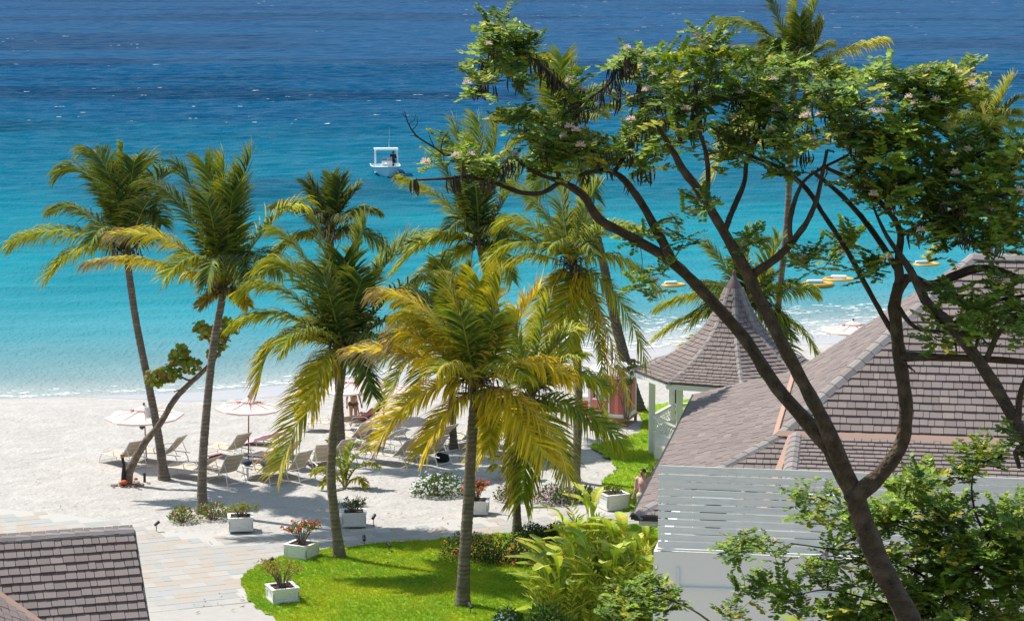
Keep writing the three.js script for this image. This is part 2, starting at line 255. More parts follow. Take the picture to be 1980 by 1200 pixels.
struct('gazebo_lawn', uvs(polySheet(lawn2P, 0.06), 0.25), turfMat, 'patchy lawn tongue beside the gazebo', 'lawn');
function turf(P, y, n, x0, x1, z0, z1, cols, name, label, seed) {
  rnd = mulberry(seed);
  const L = new Leaves(); for (let b = 0; b < 6; b++) { const a = rr(0, 6.28), d = V(Math.cos(a) * 0.5, 1, Math.sin(a) * 0.5).normalize(), p = V(rr(-0.03, 0.03), 0, rr(-0.03, 0.03)), s = V(-Math.sin(a), 0, Math.cos(a)); L.tri(p.clone().addScaledVector(s, 0.006), p.clone().addScaledVector(s, -0.006), p.clone().addScaledVector(d, rr(0.045, 0.075)), [1, 1, 1]); }
  const g = L.geo(), M = [], d = new THREE.Object3D();
  for (let k = 0; k < n; k++) { const x = rr(x0, x1), z = rr(z0, z1); if (!inPoly(x, z, P)) continue; d.position.set(x, y, z); d.rotation.y = rr(0, 6.28); d.scale.setScalar(rr(0.7, 1.4)); d.updateMatrix(); M.push([d.matrix.clone(), mixc(cols[0], cols[1], clamp(fbm(x * 0.7, z * 0.7, 3) * 2 - 0.5 + rr(-0.3, 0.3)))]); }
  const im = new THREE.InstancedMesh(g, new THREE.MeshPhysicalMaterial({ vertexColors: true, roughness: 0.95, transmission: 0.35, thickness: 0, side: THREE.DoubleSide }), M.length); M.forEach(([m, c], i) => { im.setMatrixAt(i, m); im.setColorAt(i, col(...c)); });
  im.name = name; scene.add(im); tag(im, label, 'grass', null, 'stuff');
}
turf(lawnP, 0.066, 90000, -11, 7, -76, -64, [[0.25, 0.44, 0.003], [0.54, 0.58, 0.006]], 'lawn_grass', 'short bright blades of the curved lawn', 8);
turf(lawn2P, 0.06, 30000, 3, 12, -97, -76, [[0.25, 0.44, 0.003], [0.54, 0.58, 0.006]], 'gazebo_lawn_grass', 'short patchy blades of the gazebo lawn', 9);
// ---------------------------------------------------------------- buildings
const grain = tex(256, (u, v) => 0.5 * tfbm(u * 6, v * 60, 6, 3) + 0.5 * tfbm(u * 30, v * 30, 30, 3));
const grainMap = tex(256, (u, v) => { const k = 0.82 + 0.36 * (0.6 * tfbm(u * 4, v * 40, 4, 3) + 0.4 * tfbm(u * 20, v * 20, 20, 3) - 0.3); return [k, k, k]; });
const shingleTones = [[0.215, 0.168, 0.155], [0.228, 0.180, 0.168], [0.200, 0.157, 0.146], [0.242, 0.190, 0.175], [0.220, 0.176, 0.168], [0.272, 0.214, 0.192]].map(c => std(col(...c), 0.75, { map: grainMap, bumpMap: grain, bumpScale: 0.004 }));
const capMats = [[0.27, 0.235, 0.225], [0.31, 0.27, 0.26], [0.24, 0.205, 0.195]].map(c => std(col(...c), 0.7, { map: grainMap, bumpMap: grain, bumpScale: 0.004 }));
const weather = tex(256, (u, v) => { const k = 0.97 - 0.16 * smooth(0.52, 0.8, tfbm(u * 9, v * 5, 1 * 9, 4)) - 0.05 * tfbm(u * 40, v * 40, 40, 2); return [k, k, k * 0.985]; });
const deckMat = std(col(0.05, 0.042, 0.042), 0.9), copperMat = std(col(0.46, 0.285, 0.215), 0.7, { map: grainMap }), whiteMat = std(col(0.82, 0.82, 0.80), 0.6), stucco = std(col(0.84, 0.80, 0.75), 0.9, { bumpMap: stoneBump, bumpScale: 0.004 }), gutterMat = std(col(0.035, 0.03, 0.03), 0.5);
const unitShingle = box(1, 1, 1);
// shingles over one roof plane: o = a point on the eave, e = unit along the eave, up = unit up the slope; inside(s, t) tells where the plane is
function shingleField(o, e, up, sMin, sMax, tMax, inside, out, expo = 0.27, wide = 0.27, lift = 0.02) {
  const n = e.clone().cross(up).normalize(); if (n.y < 0) n.negate();
  for (let t = 0; t < tMax; t += expo) {
    let s = sMin + rr(-0.3, 0);
    while (s < sMax) {
      const w = wide * rr(0.6, 1.35);
      let a = s, b = s + w; const mid = t + expo * 0.5; // trim the course end to the hip
      while (a < b && !inside(a, mid)) a += 0.05; while (b > a && !inside(b, mid)) b -= 0.05;
      if (b - a > 0.05) {
        const th = 0.058 + rr(0, 0.014), tilt = 0.16, u2 = up.clone().multiplyScalar(Math.cos(tilt)).addScaledVector(n, -Math.sin(tilt)), n2 = n.clone().multiplyScalar(Math.cos(tilt)).addScaledVector(up, Math.sin(tilt));
        const c = o.clone().addScaledVector(e, (a + b) / 2).addScaledVector(up, t + expo * 0.56 + rr(-0.006, 0.006)).addScaledVector(n, lift + th * 0.5);
        const hand = e.clone().cross(n2).dot(u2) < 0 ? -1 : 1, m = new THREE.Matrix4().makeBasis(e.clone().multiplyScalar(hand * (b - a - 0.015)), n2.multiplyScalar(th), u2.multiplyScalar(expo * 1.12)); m.setPosition(c); out.push(m);
      }
      s += w;
    }
  }
}
function layShingles(parent, ms, name = 'shingle', max = 300) { // the nearest ones in view are parts, the rest one mass for each tone
  const inv = parent.position.clone().negate(), fwd = V(0, -Math.sin(PITCH), -Math.cos(PITCH));
  const l = ms.map(m => { const p = V(0, 0, 0).setFromMatrixPosition(m), q = p.clone().sub(camera.position), k = q.dot(fwd); const px = q.x / k * FPX, py = -(q.y - fwd.y * k) / k * FPX; return { m, d: k + (Math.abs(px) < 990 && py < 640 ? 0 : 1000) }; }).sort((a, b) => a.d - b.d);
  const rest = shingleTones.map(() => []);
  l.forEach(({ m }, i) => {
    const q0 = V(0, 0, 0).setFromMatrixPosition(m), k = Math.floor(clamp(0.65 * rnd() + 0.9 * (fbm(q0.x * 0.9, q0.z * 0.9 + q0.y, 3) - 0.32), 0, 0.999) * shingleTones.length), w = m.clone(); w.setPosition(V(0, 0, 0).setFromMatrixPosition(m).add(inv));
    if (i < max) { const s = part(name, unitShingle, shingleTones[k], parent); s.matrixAutoUpdate = false; s.matrix.copy(w); w.decompose(s.position, s.quaternion, s.scale); s.matrixAutoUpdate = true; }
    else rest[k].push(unitShingle.clone().applyMatrix4(w));
  });
  rest.forEach((g, k) => { if (g.length) part(name + '_field', merge(g), shingleTones[k], parent).userData.kind = 'stuff'; });
}
function tri3(...P) { const g = new THREE.BufferGeometry(), a = []; for (let i = 1; i < P.length - 1; i++) a.push(P[0], P[i], P[i + 1]); g.setFromPoints(a); g.computeVertexNormals(); g.setAttribute('uv', new THREE.Float32BufferAttribute(a.flatMap(p => [p.x + p.z, p.y]), 2)); return g; }
function slabPoly(P, t = 0.06) { // polygon with thickness below it
  const n = P[1].clone().sub(P[0]).cross(P[2].clone().sub(P[0])).normalize(); if (n.y < 0) n.negate();
  const Q = P.map(p => p.clone().addScaledVector(n, -t)), l = [tri3(...P), tri3(...Q)]; P.forEach((p, i) => { const j = (i + 1) % P.length; l.push(tri3(p, P[j], Q[j], Q[i])); }); return merge(l);
}
function strip(a, b, w, t, up) { // flat bar from a to b
  const d = b.clone().sub(a), L = d.length(); d.normalize(); const s = d.clone().cross(up).normalize(), n = s.clone().cross(d); const g = box(1, 1, 1); g.applyMatrix4(new THREE.Matrix4().makeBasis(d.multiplyScalar(L), n.multiplyScalar(t), s.multiplyScalar(w)).setPosition(a.clone().add(b).multiplyScalar(0.5))); return g;
}
const capUnit = (() => { const s = new THREE.Shape(); s.moveTo(-1, -0.42); s.lineTo(-0.5, 0.06); s.lineTo(0, 0.2); s.lineTo(0.5, 0.06); s.lineTo(1, -0.42); s.lineTo(1, -0.6); s.lineTo(0, 0); s.lineTo(-1, -0.6); return new THREE.ExtrudeGeometry(s, { depth: 1, bevelEnabled: false }); })();
function hipCaps(parent, pts, w = 0.2, piece = 0.42, lift = 0.07, name = 'ridge_cap') { // overlapping caps along a hip or ridge, from low to high
  const cv = pts.length > 2 ? new THREE.CatmullRomCurve3(pts) : new THREE.LineCurve3(pts[0], pts[1]), L = cv.getLength(), n = Math.max(1, Math.round(L / piece));
  for (let i = 0; i < n; i++) {
    const a = cv.getPointAt(i / n), b = cv.getPointAt((i + 1) / n), d = b.clone().sub(a); const len = d.length() * 1.1; d.normalize();
    const s = UP.clone().cross(d).normalize(), u = d.clone().cross(s), tilt = 0.05, d2 = d.clone().multiplyScalar(Math.cos(tilt)).addScaledVector(u, -Math.sin(tilt)), u2 = u.clone().multiplyScalar(Math.cos(tilt)).addScaledVector(d, Math.sin(tilt));
    const m = new THREE.Matrix4().makeBasis(s.multiplyScalar(w), u2.clone().multiplyScalar(w), d2.multiplyScalar(len)).setPosition(a.clone().addScaledVector(u, lift).sub(parent.position));
    const c = part(name, capUnit, pick(capMats), parent); m.decompose(c.position, c.quaternion, c.scale);
  }
}

// main building: steep hipped roof on a flatter skirt, both shingled
rnd = mulberry(21);
const A0 = V(3.4995, 3, -66.017), PSI = 9.555 * Math.PI / 180, BU = V(Math.sin(PSI), 0, -Math.cos(PSI)), BV = V(Math.cos(PSI), 0, Math.sin(PSI)), BL = 18.96;
const bp = (u, v, h) => V(A0.x, h, A0.z).addScaledVector(BU, u).addScaledVector(BV, v);
{
  const T = 3.8, HB = 4.65, HR = 9.45, W = 34, M = BL / 2;
  const b = thing('shingled_house', 'large house with steep brown shingled hip roof and flatter skirt', 'house', bp(0, 0, 0).setY(0));
  const A = bp(0, 0, 3), B = bp(BL, 0, 3), C = bp(T, T, HB), E = bp(BL - T, T, HB), R1 = bp(M, M, HR), R2 = bp(M, W - M, HR), A2 = bp(0, W, 3), B2 = bp(BL, W, 3), C2 = bp(T, W - T, HB), E2 = bp(BL - T, W - T, HB);
  wpart('wall', merge([slabPoly([bp(0.9, 0.9, 2.96), bp(BL - 0.9, 0.9, 2.96), bp(BL - 0.9, W - 0.9, 2.96), bp(0.9, W - 0.9, 2.96)], 2.96)]), stucco, b);
  wpart('roof_deck', merge([slabPoly([A, B, E, C]), slabPoly([A, C, C2, A2]), slabPoly([C, E, R1]), slabPoly([C, R1, R2, C2]), slabPoly([E, R1, R2, E2]), slabPoly([B, E, E2, B2]), slabPoly([A2, C2, E2, B2]), slabPoly([C2, R2, E2])]), deckMat, b);
  const upAt = (p, q) => q.clone().sub(p).normalize();
  const ms = [], sk = Math.hypot(T, HB - 3), us = upAt(bp(0, 0, 3), bp(0, T, HB)), uf = upAt(bp(0, 0, 3), bp(T, 0, HB));
  shingleField(A, BU, us, 0, BL, sk - 0.05, (s, t) => { const k = t / sk * T; return s > k && s < BL - k; }, ms, 0.27, 0.3);
  shingleField(A, BV, uf, 0, 14, sk - 0.05, (s, t) => s > t / sk * T && s < 14, ms, 0.27, 0.3);
  const dv = M - T, su = Math.hypot(dv, HR - HB), uu = upAt(bp(0, 0, HB), bp(0, dv, HR)), uw = upAt(bp(0, 0, HB), bp(dv, 0, HR));
  shingleField(C, BU, uu, 0, BL - 2 * T, su, (s, t) => { const k = t / su * dv; return s > k && s < BL - 2 * T - k; }, ms, 0.29, 0.3);
  shingleField(C, BV, uw, 0, 14, su, (s, t) => s > t / su * dv && s < 14, ms, 0.29, 0.3);
  // low roof of the front wing, which springs from the break of the main roof
  const v0 = T + 0.55, wingDrop = 1.02, wu = -0.55, H2 = HB + 0.08, P0 = bp(T + 0.05, v0, H2), P1 = bp(wu, v0, H2 - wingDrop), P2 = bp(wu, W - 8, H2 - wingDrop), P3 = bp(T + 0.05, W - 8, H2), Q1 = bp(wu, v0 - 0.62, H2 - wingDrop - 0.62);
  wpart('wing_roof_deck', merge([slabPoly([P0, P1, P2, P3], 0.1), slabPoly([P0, Q1, P1], 0.1), slabPoly([bp(wu + 0.7, v0 - 0.1, 3.45), bp(wu + 0.7, W - 8, 3.45), bp(wu + 0.8, W - 8, 3.45), bp(wu + 0.8, v0 - 0.1, 3.45)], 3.4)]), deckMat, b);
  const wl = Math.hypot(T - wu, wingDrop), upw = upAt(P1, P0); shingleField(P1, BV, upw, 0, 12, wl - 0.25, s => s > 0 && s < 12, ms, 0.27, 0.3);
  layShingles(b, ms);
  hipCaps(b, [A, C], 0.25, 0.42, 0.1); hipCaps(b, [C, R1], 0.25, 0.42, 0.1); hipCaps(b, [R1, bp(M, M + 6, HR)], 0.25, 0.42, 0.1); hipCaps(b, [B, E], 0.17, 0.42); hipCaps(b, [E, R1], 0.17, 0.42); hipCaps(b, [P1, P0], 0.26, 0.36, 0.12);
  wpart('flashing', merge([strip(C.clone().setY(HB + 0.07), bp(T, W - 8, HB + 0.07).addScaledVector(BU, 0), 0.19, 0.03, V(0, 1, 0).addScaledVector(BU, -1).normalize()).translate(0, 0.09, 0).translate(-BU.x * 0.06, 0, -BU.z * 0.06), strip(bp(T, T, HB + 0.06), bp(BL - T, T, HB + 0.06), 0.22, 0.03, V(0, 1, 0).addScaledVector(BV, -0.8).normalize()).translate(-BV.x * 0.06, 0.07, -BV.z * 0.06), strip(Q1.clone().setY(Q1.y + 0.26).addScaledVector(BV, -0.12), P0.clone().setY(P0.y + 0.1).addScaledVector(BV, -0.12), 0.18, 0.03, UP)]), copperMat, b);
  wpart('gutter', merge([strip(A.clone().addScaledVector(BV, -0.06).setY(3.0), B.clone().addScaledVector(BV, -0.06).setY(3.0), 0.12, 0.14, UP), strip(A.clone().addScaledVector(BU, -0.06).setY(3.0), A2.clone().addScaledVector(BU, -0.06).setY(3.0), 0.12, 0.14, UP)]), gutterMat, b);
  wpart('fascia', merge([strip(bp(0, 0.16, 2.86), bp(BL, 0.16, 2.86), 0.05, 0.24, UP), strip(bp(0.12, 0.1, 2.86), bp(0.12, W, 2.86), 0.05, 0.24, UP), slabPoly([bp(0.1, 0.2, 2.78), bp(BL, 0.2, 2.78), bp(BL, 0.9, 2.78), bp(0.1, 0.9, 2.78)], 0.03)]), whiteMat, b);
  // windows and a door on the side that looks over the lawn
  for (let k = 0; k < 4; k++) { const u = 2.5 + k * 4.2, f = wpart(k === 1 ? 'door' : 'window', strip(bp(u - 0.55, 0.87, k === 1 ? 1.1 : 1.5), bp(u + 0.55, 0.87, k === 1 ? 1.1 : 1.5), 0.08, k === 1 ? 2.2 : 1.4, UP), whiteMat, b); wpart('pane', strip(bp(u - 0.45, 0.82, 1.5), bp(u + 0.45, 0.82, 1.5), 0.03, 1.15, UP), std(col(0.03, 0.05, 0.06), 0.1), f); }
}

// flat-roofed service block in front of it with the slatted screen on top
{
  const U0 = -6.2, U1 = -0.95, V0 = 1.2, V1 = 24, HW = 3.62, blk = thing('service_block', 'plain white rendered block under the slatted screen', 'building', bp(U0, V0, 0).setY(0));
  wpart('wall', merge([slabPoly([bp(U0, V0, HW), bp(U0, V1, HW), bp(U1, V1, HW - 0.001), bp(U1, V0, HW - 0.001)], HW + 0.4)]), stucco, blk);
  wpart('roof_membrane', slabPoly([bp(U0 + 0.25, V0 + 0.25, HW + 0.012), bp(U0 + 0.25, V1, HW + 0.012), bp(U1 - 0.1, V1, HW + 0.012), bp(U1 - 0.1, V0 + 0.25, HW + 0.012)], 0.01), std(col(0.22, 0.22, 0.215), 0.9), blk);
  const pipe = (a, b, r) => cyl(a, b, r, r, 8);
  const face = (x, y) => { const d = ray(x, y), n = BU, p0 = bp(U0 - 0.05, 0, 0), t = (p0.clone().sub(camera.position)).dot(n) / d.dot(n); return camera.position.clone().addScaledVector(d, t); };
  const pa = face(1312, 1098), pb = face(1312, 1136), pc = face(1460, 1141), pd = face(1462, 1100), pe = face(1640, 1150);
  wpart('conduit', merge([pipe(pa, pb, 0.035), pipe(pb, pc, 0.03), pipe(pc, pe, 0.03), pipe(pd, pc, 0.03), new THREE.SphereGeometry(0.045, 8, 6).translate(pb.x, pb.y, pb.z), new THREE.SphereGeometry(0.04, 8, 6).translate(pc.x, pc.y, pc.z)]), std(col(0.72, 0.76, 0.82), 0.45), blk);
  const sc = thing('slatted_screen', 'white horizontal slat screen standing on the rendered block', 'screen', bp(U0 + 0.05, V0 + 0.1, HW));
  const top = 5.82, n = 11, st = (top - HW - 0.04) / n, slatMats = [[0.84, 0.85, 0.83], [0.81, 0.82, 0.81], [0.86, 0.86, 0.84]].map(c => std(col(...c), 0.55, { map: weather }));
  rnd = mulberry(4);
  for (let k = 0; k < n; k++) { const y = HW + 0.1 + k * st, h = k === n - 1 ? 0.19 : 0.164; for (let v = V0 + 0.1, q = 0; v < V1 - 0.3; q++) { const e = Math.min(V1 - 0.3, v + (q ? 4.1 : pick([2.17, 4.22]))); wpart('slat', strip(bp(U0 + 0.05 + rr(-0.008, 0.008), v + 0.003, y + h / 2 + rr(-0.008, 0.008)), bp(U0 + 0.05 + rr(-0.008, 0.008), e - 0.003, y + h / 2 + rr(-0.008, 0.008)), 0.03, h, UP), pick(slatMats), sc); v = e; } }
  for (let v = V0 + 0.22; v < V1; v += 2.05) wpart('post', strip(bp(U0 + 0.14, v, HW + 0.001), bp(U0 + 0.14, v, top), 0.09, 0.09, BU), whiteMat, sc);
  wpart('rail', strip(bp(U0 + 0.06, V0 + 0.08, HW + 0.05), bp(U0 + 0.06, V1 - 0.3, HW + 0.05), 0.07, 0.05, UP), whiteMat, sc);
  const ac = (u, v, w, label) => { const g = thing('air_conditioner', label, 'air conditioner', bp(u, v, HW), 'cooling units behind the slatted screen'), q = -PSI; part('case', rbox(w, 1.05, 0.75, 0, 0.62, 0, 0.04).rotateY(q), whiteMat, g); part('fan_grille', new THREE.CylinderGeometry(0.36, 0.36, 0.05, 20).rotateX(Math.PI / 2).translate(0, 0.62, 0.39).rotateY(q), gutterMat, g); for (const s of [-1, 1]) part('foot', box(0.08, 0.1, 0.7, s * w * 0.4, 0.05, 0).rotateY(q), gutterMat, g); };
  ac(-4.3, 2.6, 1.1, 'white cooling unit behind screen beside the block corner'); ac(-4.2, 5.3, 1.3, 'wide white cooling unit behind the middle of the screen'); ac(-4.4, 8.3, 1.1, 'white cooling unit behind screen hidden by tree trunk');
}

// gazebo with a bell-shaped shingled roof
{
  rnd = mulberry(31);
  const c = V(8.37, 0, -88.8), R = 3.78, g = thing('gazebo', 'white octagonal gazebo with tall bell-shaped shingled roof', 'gazebo', c), HE = 3.2, FL = 0.55;
  const prof = [[3.78, 0], [3.35, 0.14], [2.9, 0.33], [2.4, 0.6], [1.95, 0.9], [1.5, 1.26], [1.16, 1.6], [0.86, 2.0], [0.62, 2.4], [0.45, 2.8], [0.3, 3.15]];
  const pcv = new THREE.SplineCurve(prof.map(([a, b]) => new THREE.Vector2(a, b)));
  const an = k => Math.PI + k * Math.PI / 4, pt = (k, r, h) => V(Math.cos(an(k)) * r, h, -Math.sin(an(k)) * r).multiply(V(1, 1, -1));
  const deck = [], N = 24, P = pcv.getSpacedPoints(N);
  for (let k = 0; k < 8; k++) for (let i = 0; i < N; i++) deck.push(tri3(pt(k, P[i].x, HE + P[i].y), pt(k + 1, P[i].x, HE + P[i].y), pt(k + 1, P[i + 1].x, HE + P[i + 1].y), pt(k, P[i + 1].x, HE + P[i + 1].y)));
  part('roof_deck', merge(deck), deckMat, g);
  const ms = []; // courses of shingles on every facet
  const C = 22, Q = pcv.getSpacedPoints(C);
  for (let k = 0; k < 8; k++) for (let i = 0; i < C; i++) {
    const a0 = pt(k, Q[i].x, HE + Q[i].y), b0 = pt(k + 1, Q[i].x, HE + Q[i].y), a1 = pt(k, Q[i + 1].x, HE + Q[i + 1].y), b1 = pt(k + 1, Q[i + 1].x, HE + Q[i + 1].y);
    const e = b0.clone().sub(a0), len = e.length(); e.normalize(); const m0 = a0.clone().add(b0).multiplyScalar(0.5), m1 = a1.clone().add(b1).multiplyScalar(0.5), up = m1.clone().sub(m0), ul = up.length(); up.normalize(); const half = a1.distanceTo(b1) / 2;
    shingleField(m0.clone().add(c), e, up, -len / 2, len / 2, ul * 0.5, (s, t) => Math.abs(s) < lerp(len / 2, half, t / ul), ms, ul, 0.24, 0.012);
  }
  layShingles(g, ms);
  for (let k = 0; k < 8; k++) hipCaps(g, pcv.getSpacedPoints(8).map(p => pt(k, p.x, HE + p.y).add(c)), 0.165, 0.33, 0.06);
  part('finial', new THREE.LatheGeometry([[0.34, 3.05], [0.3, 3.2], [0.2, 3.42], [0.09, 3.62], [0.05, 3.72], [0.075, 3.78], [0.03, 3.86], [0, 3.9]].map(([x, y]) => new THREE.Vector2(x, HE + y)), 12), std(col(0.14, 0.085, 0.09), 0.5), g);
  for (let k = 0; k < 8; k++) {
    const a = pt(k, R - 0.05, HE - 0.1), b = pt(k + 1, R - 0.05, HE - 0.1); part('fascia', strip(a, b, 0.05, 0.2, UP), whiteMat, g);
    const p = pt(k, 3.05, 0); part('post', rbox(0.24, HE - 0.1 - 0, 0.24, p.x, (HE - 0.1) / 2, p.z, 0.02), whiteMat, g);
    if (k !== 6) {
      const q0 = pt(k, 3.05, 0), q1 = pt(k + 1, 3.05, 0), d = q1.clone().sub(q0).normalize(), s0 = q0.clone().addScaledVector(d, 0.13), s1 = q1.clone().addScaledVector(d, -0.13), y = v => [s0.clone().setY(v), s1.clone().setY(v)];
      const rail = part('railing', strip(...y(FL + 0.92), 0.12, 0.09, UP), whiteMat, g); part('bottom_rail', strip(...y(FL + 0.36), 0.09, 0.09, UP), whiteMat, rail); part('kick_panel', strip(...y(FL + 0.05), 0.04, 0.5, UP), whiteMat, rail);
      const lat = [], L = s0.distanceTo(s1), h0 = FL + 0.41, h1 = FL + 0.87; // fretwork of crossing diagonals
      for (let x = 0; x < L - 0.1; x += 0.2) { const w = Math.min(0.4, L - x); lat.push(strip(s0.clone().addScaledVector(d, x).setY(h0), s0.clone().addScaledVector(d, x + w).setY(lerp(h0, h1, w / 0.4)), 0.02, 0.035, UP), strip(s0.clone().addScaledVector(d, x).setY(h1), s0.clone().addScaledVector(d, x + w).setY(lerp(h1, h0, w / 0.4)), 0.018, 0.035, UP)); }
      part('lattice', merge(lat), whiteMat, rail);
    }
  }
  part('ceiling', tri3(...[0, 1, 2, 3, 4, 5, 6, 7].map(k => pt(k, R - 0.08, HE - 0.02))), whiteMat, g);
  part('floor', new THREE.CylinderGeometry(3.2, 3.25, FL, 8).rotateY(Math.PI / 8).translate(0, FL / 2, 0), stucco, g);
}

// house below the camera on the other side: only its shingled roof comes into the frame
{
  rnd = mulberry(41);
  const HRi = 4.6, Rr = onH(255, 1026, HRi - 0.12), yaw = 17 * Math.PI / 180, along = V(-Math.cos(yaw), 0, Math.sin(yaw)), down = V(Math.sin(yaw), 0, Math.cos(yaw)), pit = 38 * Math.PI / 180;
  const g = thing('villa', 'low villa whose dark shingled gable roof meets the terrace', 'villa', Rr.clone().setY(0));
  const up = down.clone().multiplyScalar(-Math.cos(pit)).addScaledVector(UP, Math.sin(pit)), SL = 4.6, LEN = 9, ev = Rr.clone().addScaledVector(up, -SL), L2 = p => p.clone().addScaledVector(along, LEN), back = Rr.clone().addScaledVector(down, -SL * Math.cos(pit)).setY(Rr.y - SL * Math.sin(pit));
  wpart('roof_deck', merge([slabPoly([ev, Rr, L2(Rr), L2(ev)]), slabPoly([back, Rr, L2(Rr), L2(back)])]), deckMat, g);
  const ms = []; shingleField(L2(ev), along.clone().negate(), up, 0, LEN + 0.04, SL, s => s > 0 && s < LEN + 0.04, ms, 0.262, 0.26, 0.022);
  layShingles(g, ms); hipCaps(g, [L2(Rr), Rr], 0.19, 0.36, 0.07);
  wpart('bargeboard', merge([strip(ev.clone().addScaledVector(along, -0.05).addScaledVector(UP, -0.07), Rr.clone().addScaledVector(along, -0.05).addScaledVector(UP, -0.07), 0.04, 0.22, UP), strip(back.clone().addScaledVector(along, -0.05).addScaledVector(UP, -0.07), Rr.clone().addScaledVector(along, -0.05).addScaledVector(UP, -0.07), 0.04, 0.22, UP)]), std(col(0.1, 0.085, 0.08), 0.7), g);
  const q = (a, d, h) => Rr.clone().addScaledVector(along, a).addScaledVector(down, d).setY(h), w0 = SL * Math.cos(pit) - 0.5;
  wpart('wall', merge([slabPoly([q(0.3, w0, Rr.y - SL * Math.sin(pit) + 0.25), q(LEN, w0, Rr.y - SL * Math.sin(pit) + 0.25), q(LEN, -w0, Rr.y - SL * Math.sin(pit) + 0.25), q(0.3, -w0, Rr.y - SL * Math.sin(pit) + 0.25)], 2.2), slabPoly([q(0.3, w0, 1.95), q(0.3, -w0, 1.95), q(0.3, 0, Rr.y - 0.1)], 0.02)]), stucco, g);
  // cross wing: its ridge runs towards the camera, the valley is lined with copper
  const n = along.clone().cross(up).normalize(); if (n.y < 0) n.negate();
  const plane = (x, y) => { const d = ray(x, y), t = Rr.clone().sub(camera.position).dot(n) / d.dot(n); return camera.position.clone().addScaledVector(d, t); };
  const v0 = plane(-8, 1154), v1 = plane(66, 1206), vd = v1.clone().sub(v0).normalize(), va = v0.clone().addScaledVector(vd, -1.6), vb = v1.clone().addScaledVector(vd, 1.2);
  wpart('flashing', strip(va.clone().addScaledVector(n, 0.13), vb.clone().addScaledVector(n, 0.13), 0.24, 0.03, n), copperMat, g);
  const rid = va.clone(), side = vb.clone().sub(va), fall = along.clone().negate().multiplyScalar(side.dot(along.clone().negate())).setY(side.y); // cross slope falls towards the terrace
  const cUp = fall.clone().normalize().negate(), len2 = 5, ee = down.clone();
  const p00 = va, p10 = vb, p11 = vb.clone().addScaledVector(ee, len2), p01 = va.clone().addScaledVector(ee, len2);
  wpart('cross_roof_deck', slabPoly([p00, p10, p11, p01], 0.08), deckMat, g);
  const ms2 = [], base = vb.clone(), sl2 = fall.length(); const off = side.dot(down);
  shingleField(base, ee, cUp, -off, len2 - off * 0, sl2, (s, t) => s > -off * t / sl2 + 0.08 && s < len2 - off * t / sl2, ms2, 0.26, 0.26, 0.02); layShingles(g, ms2, 'shingle', 0);
}
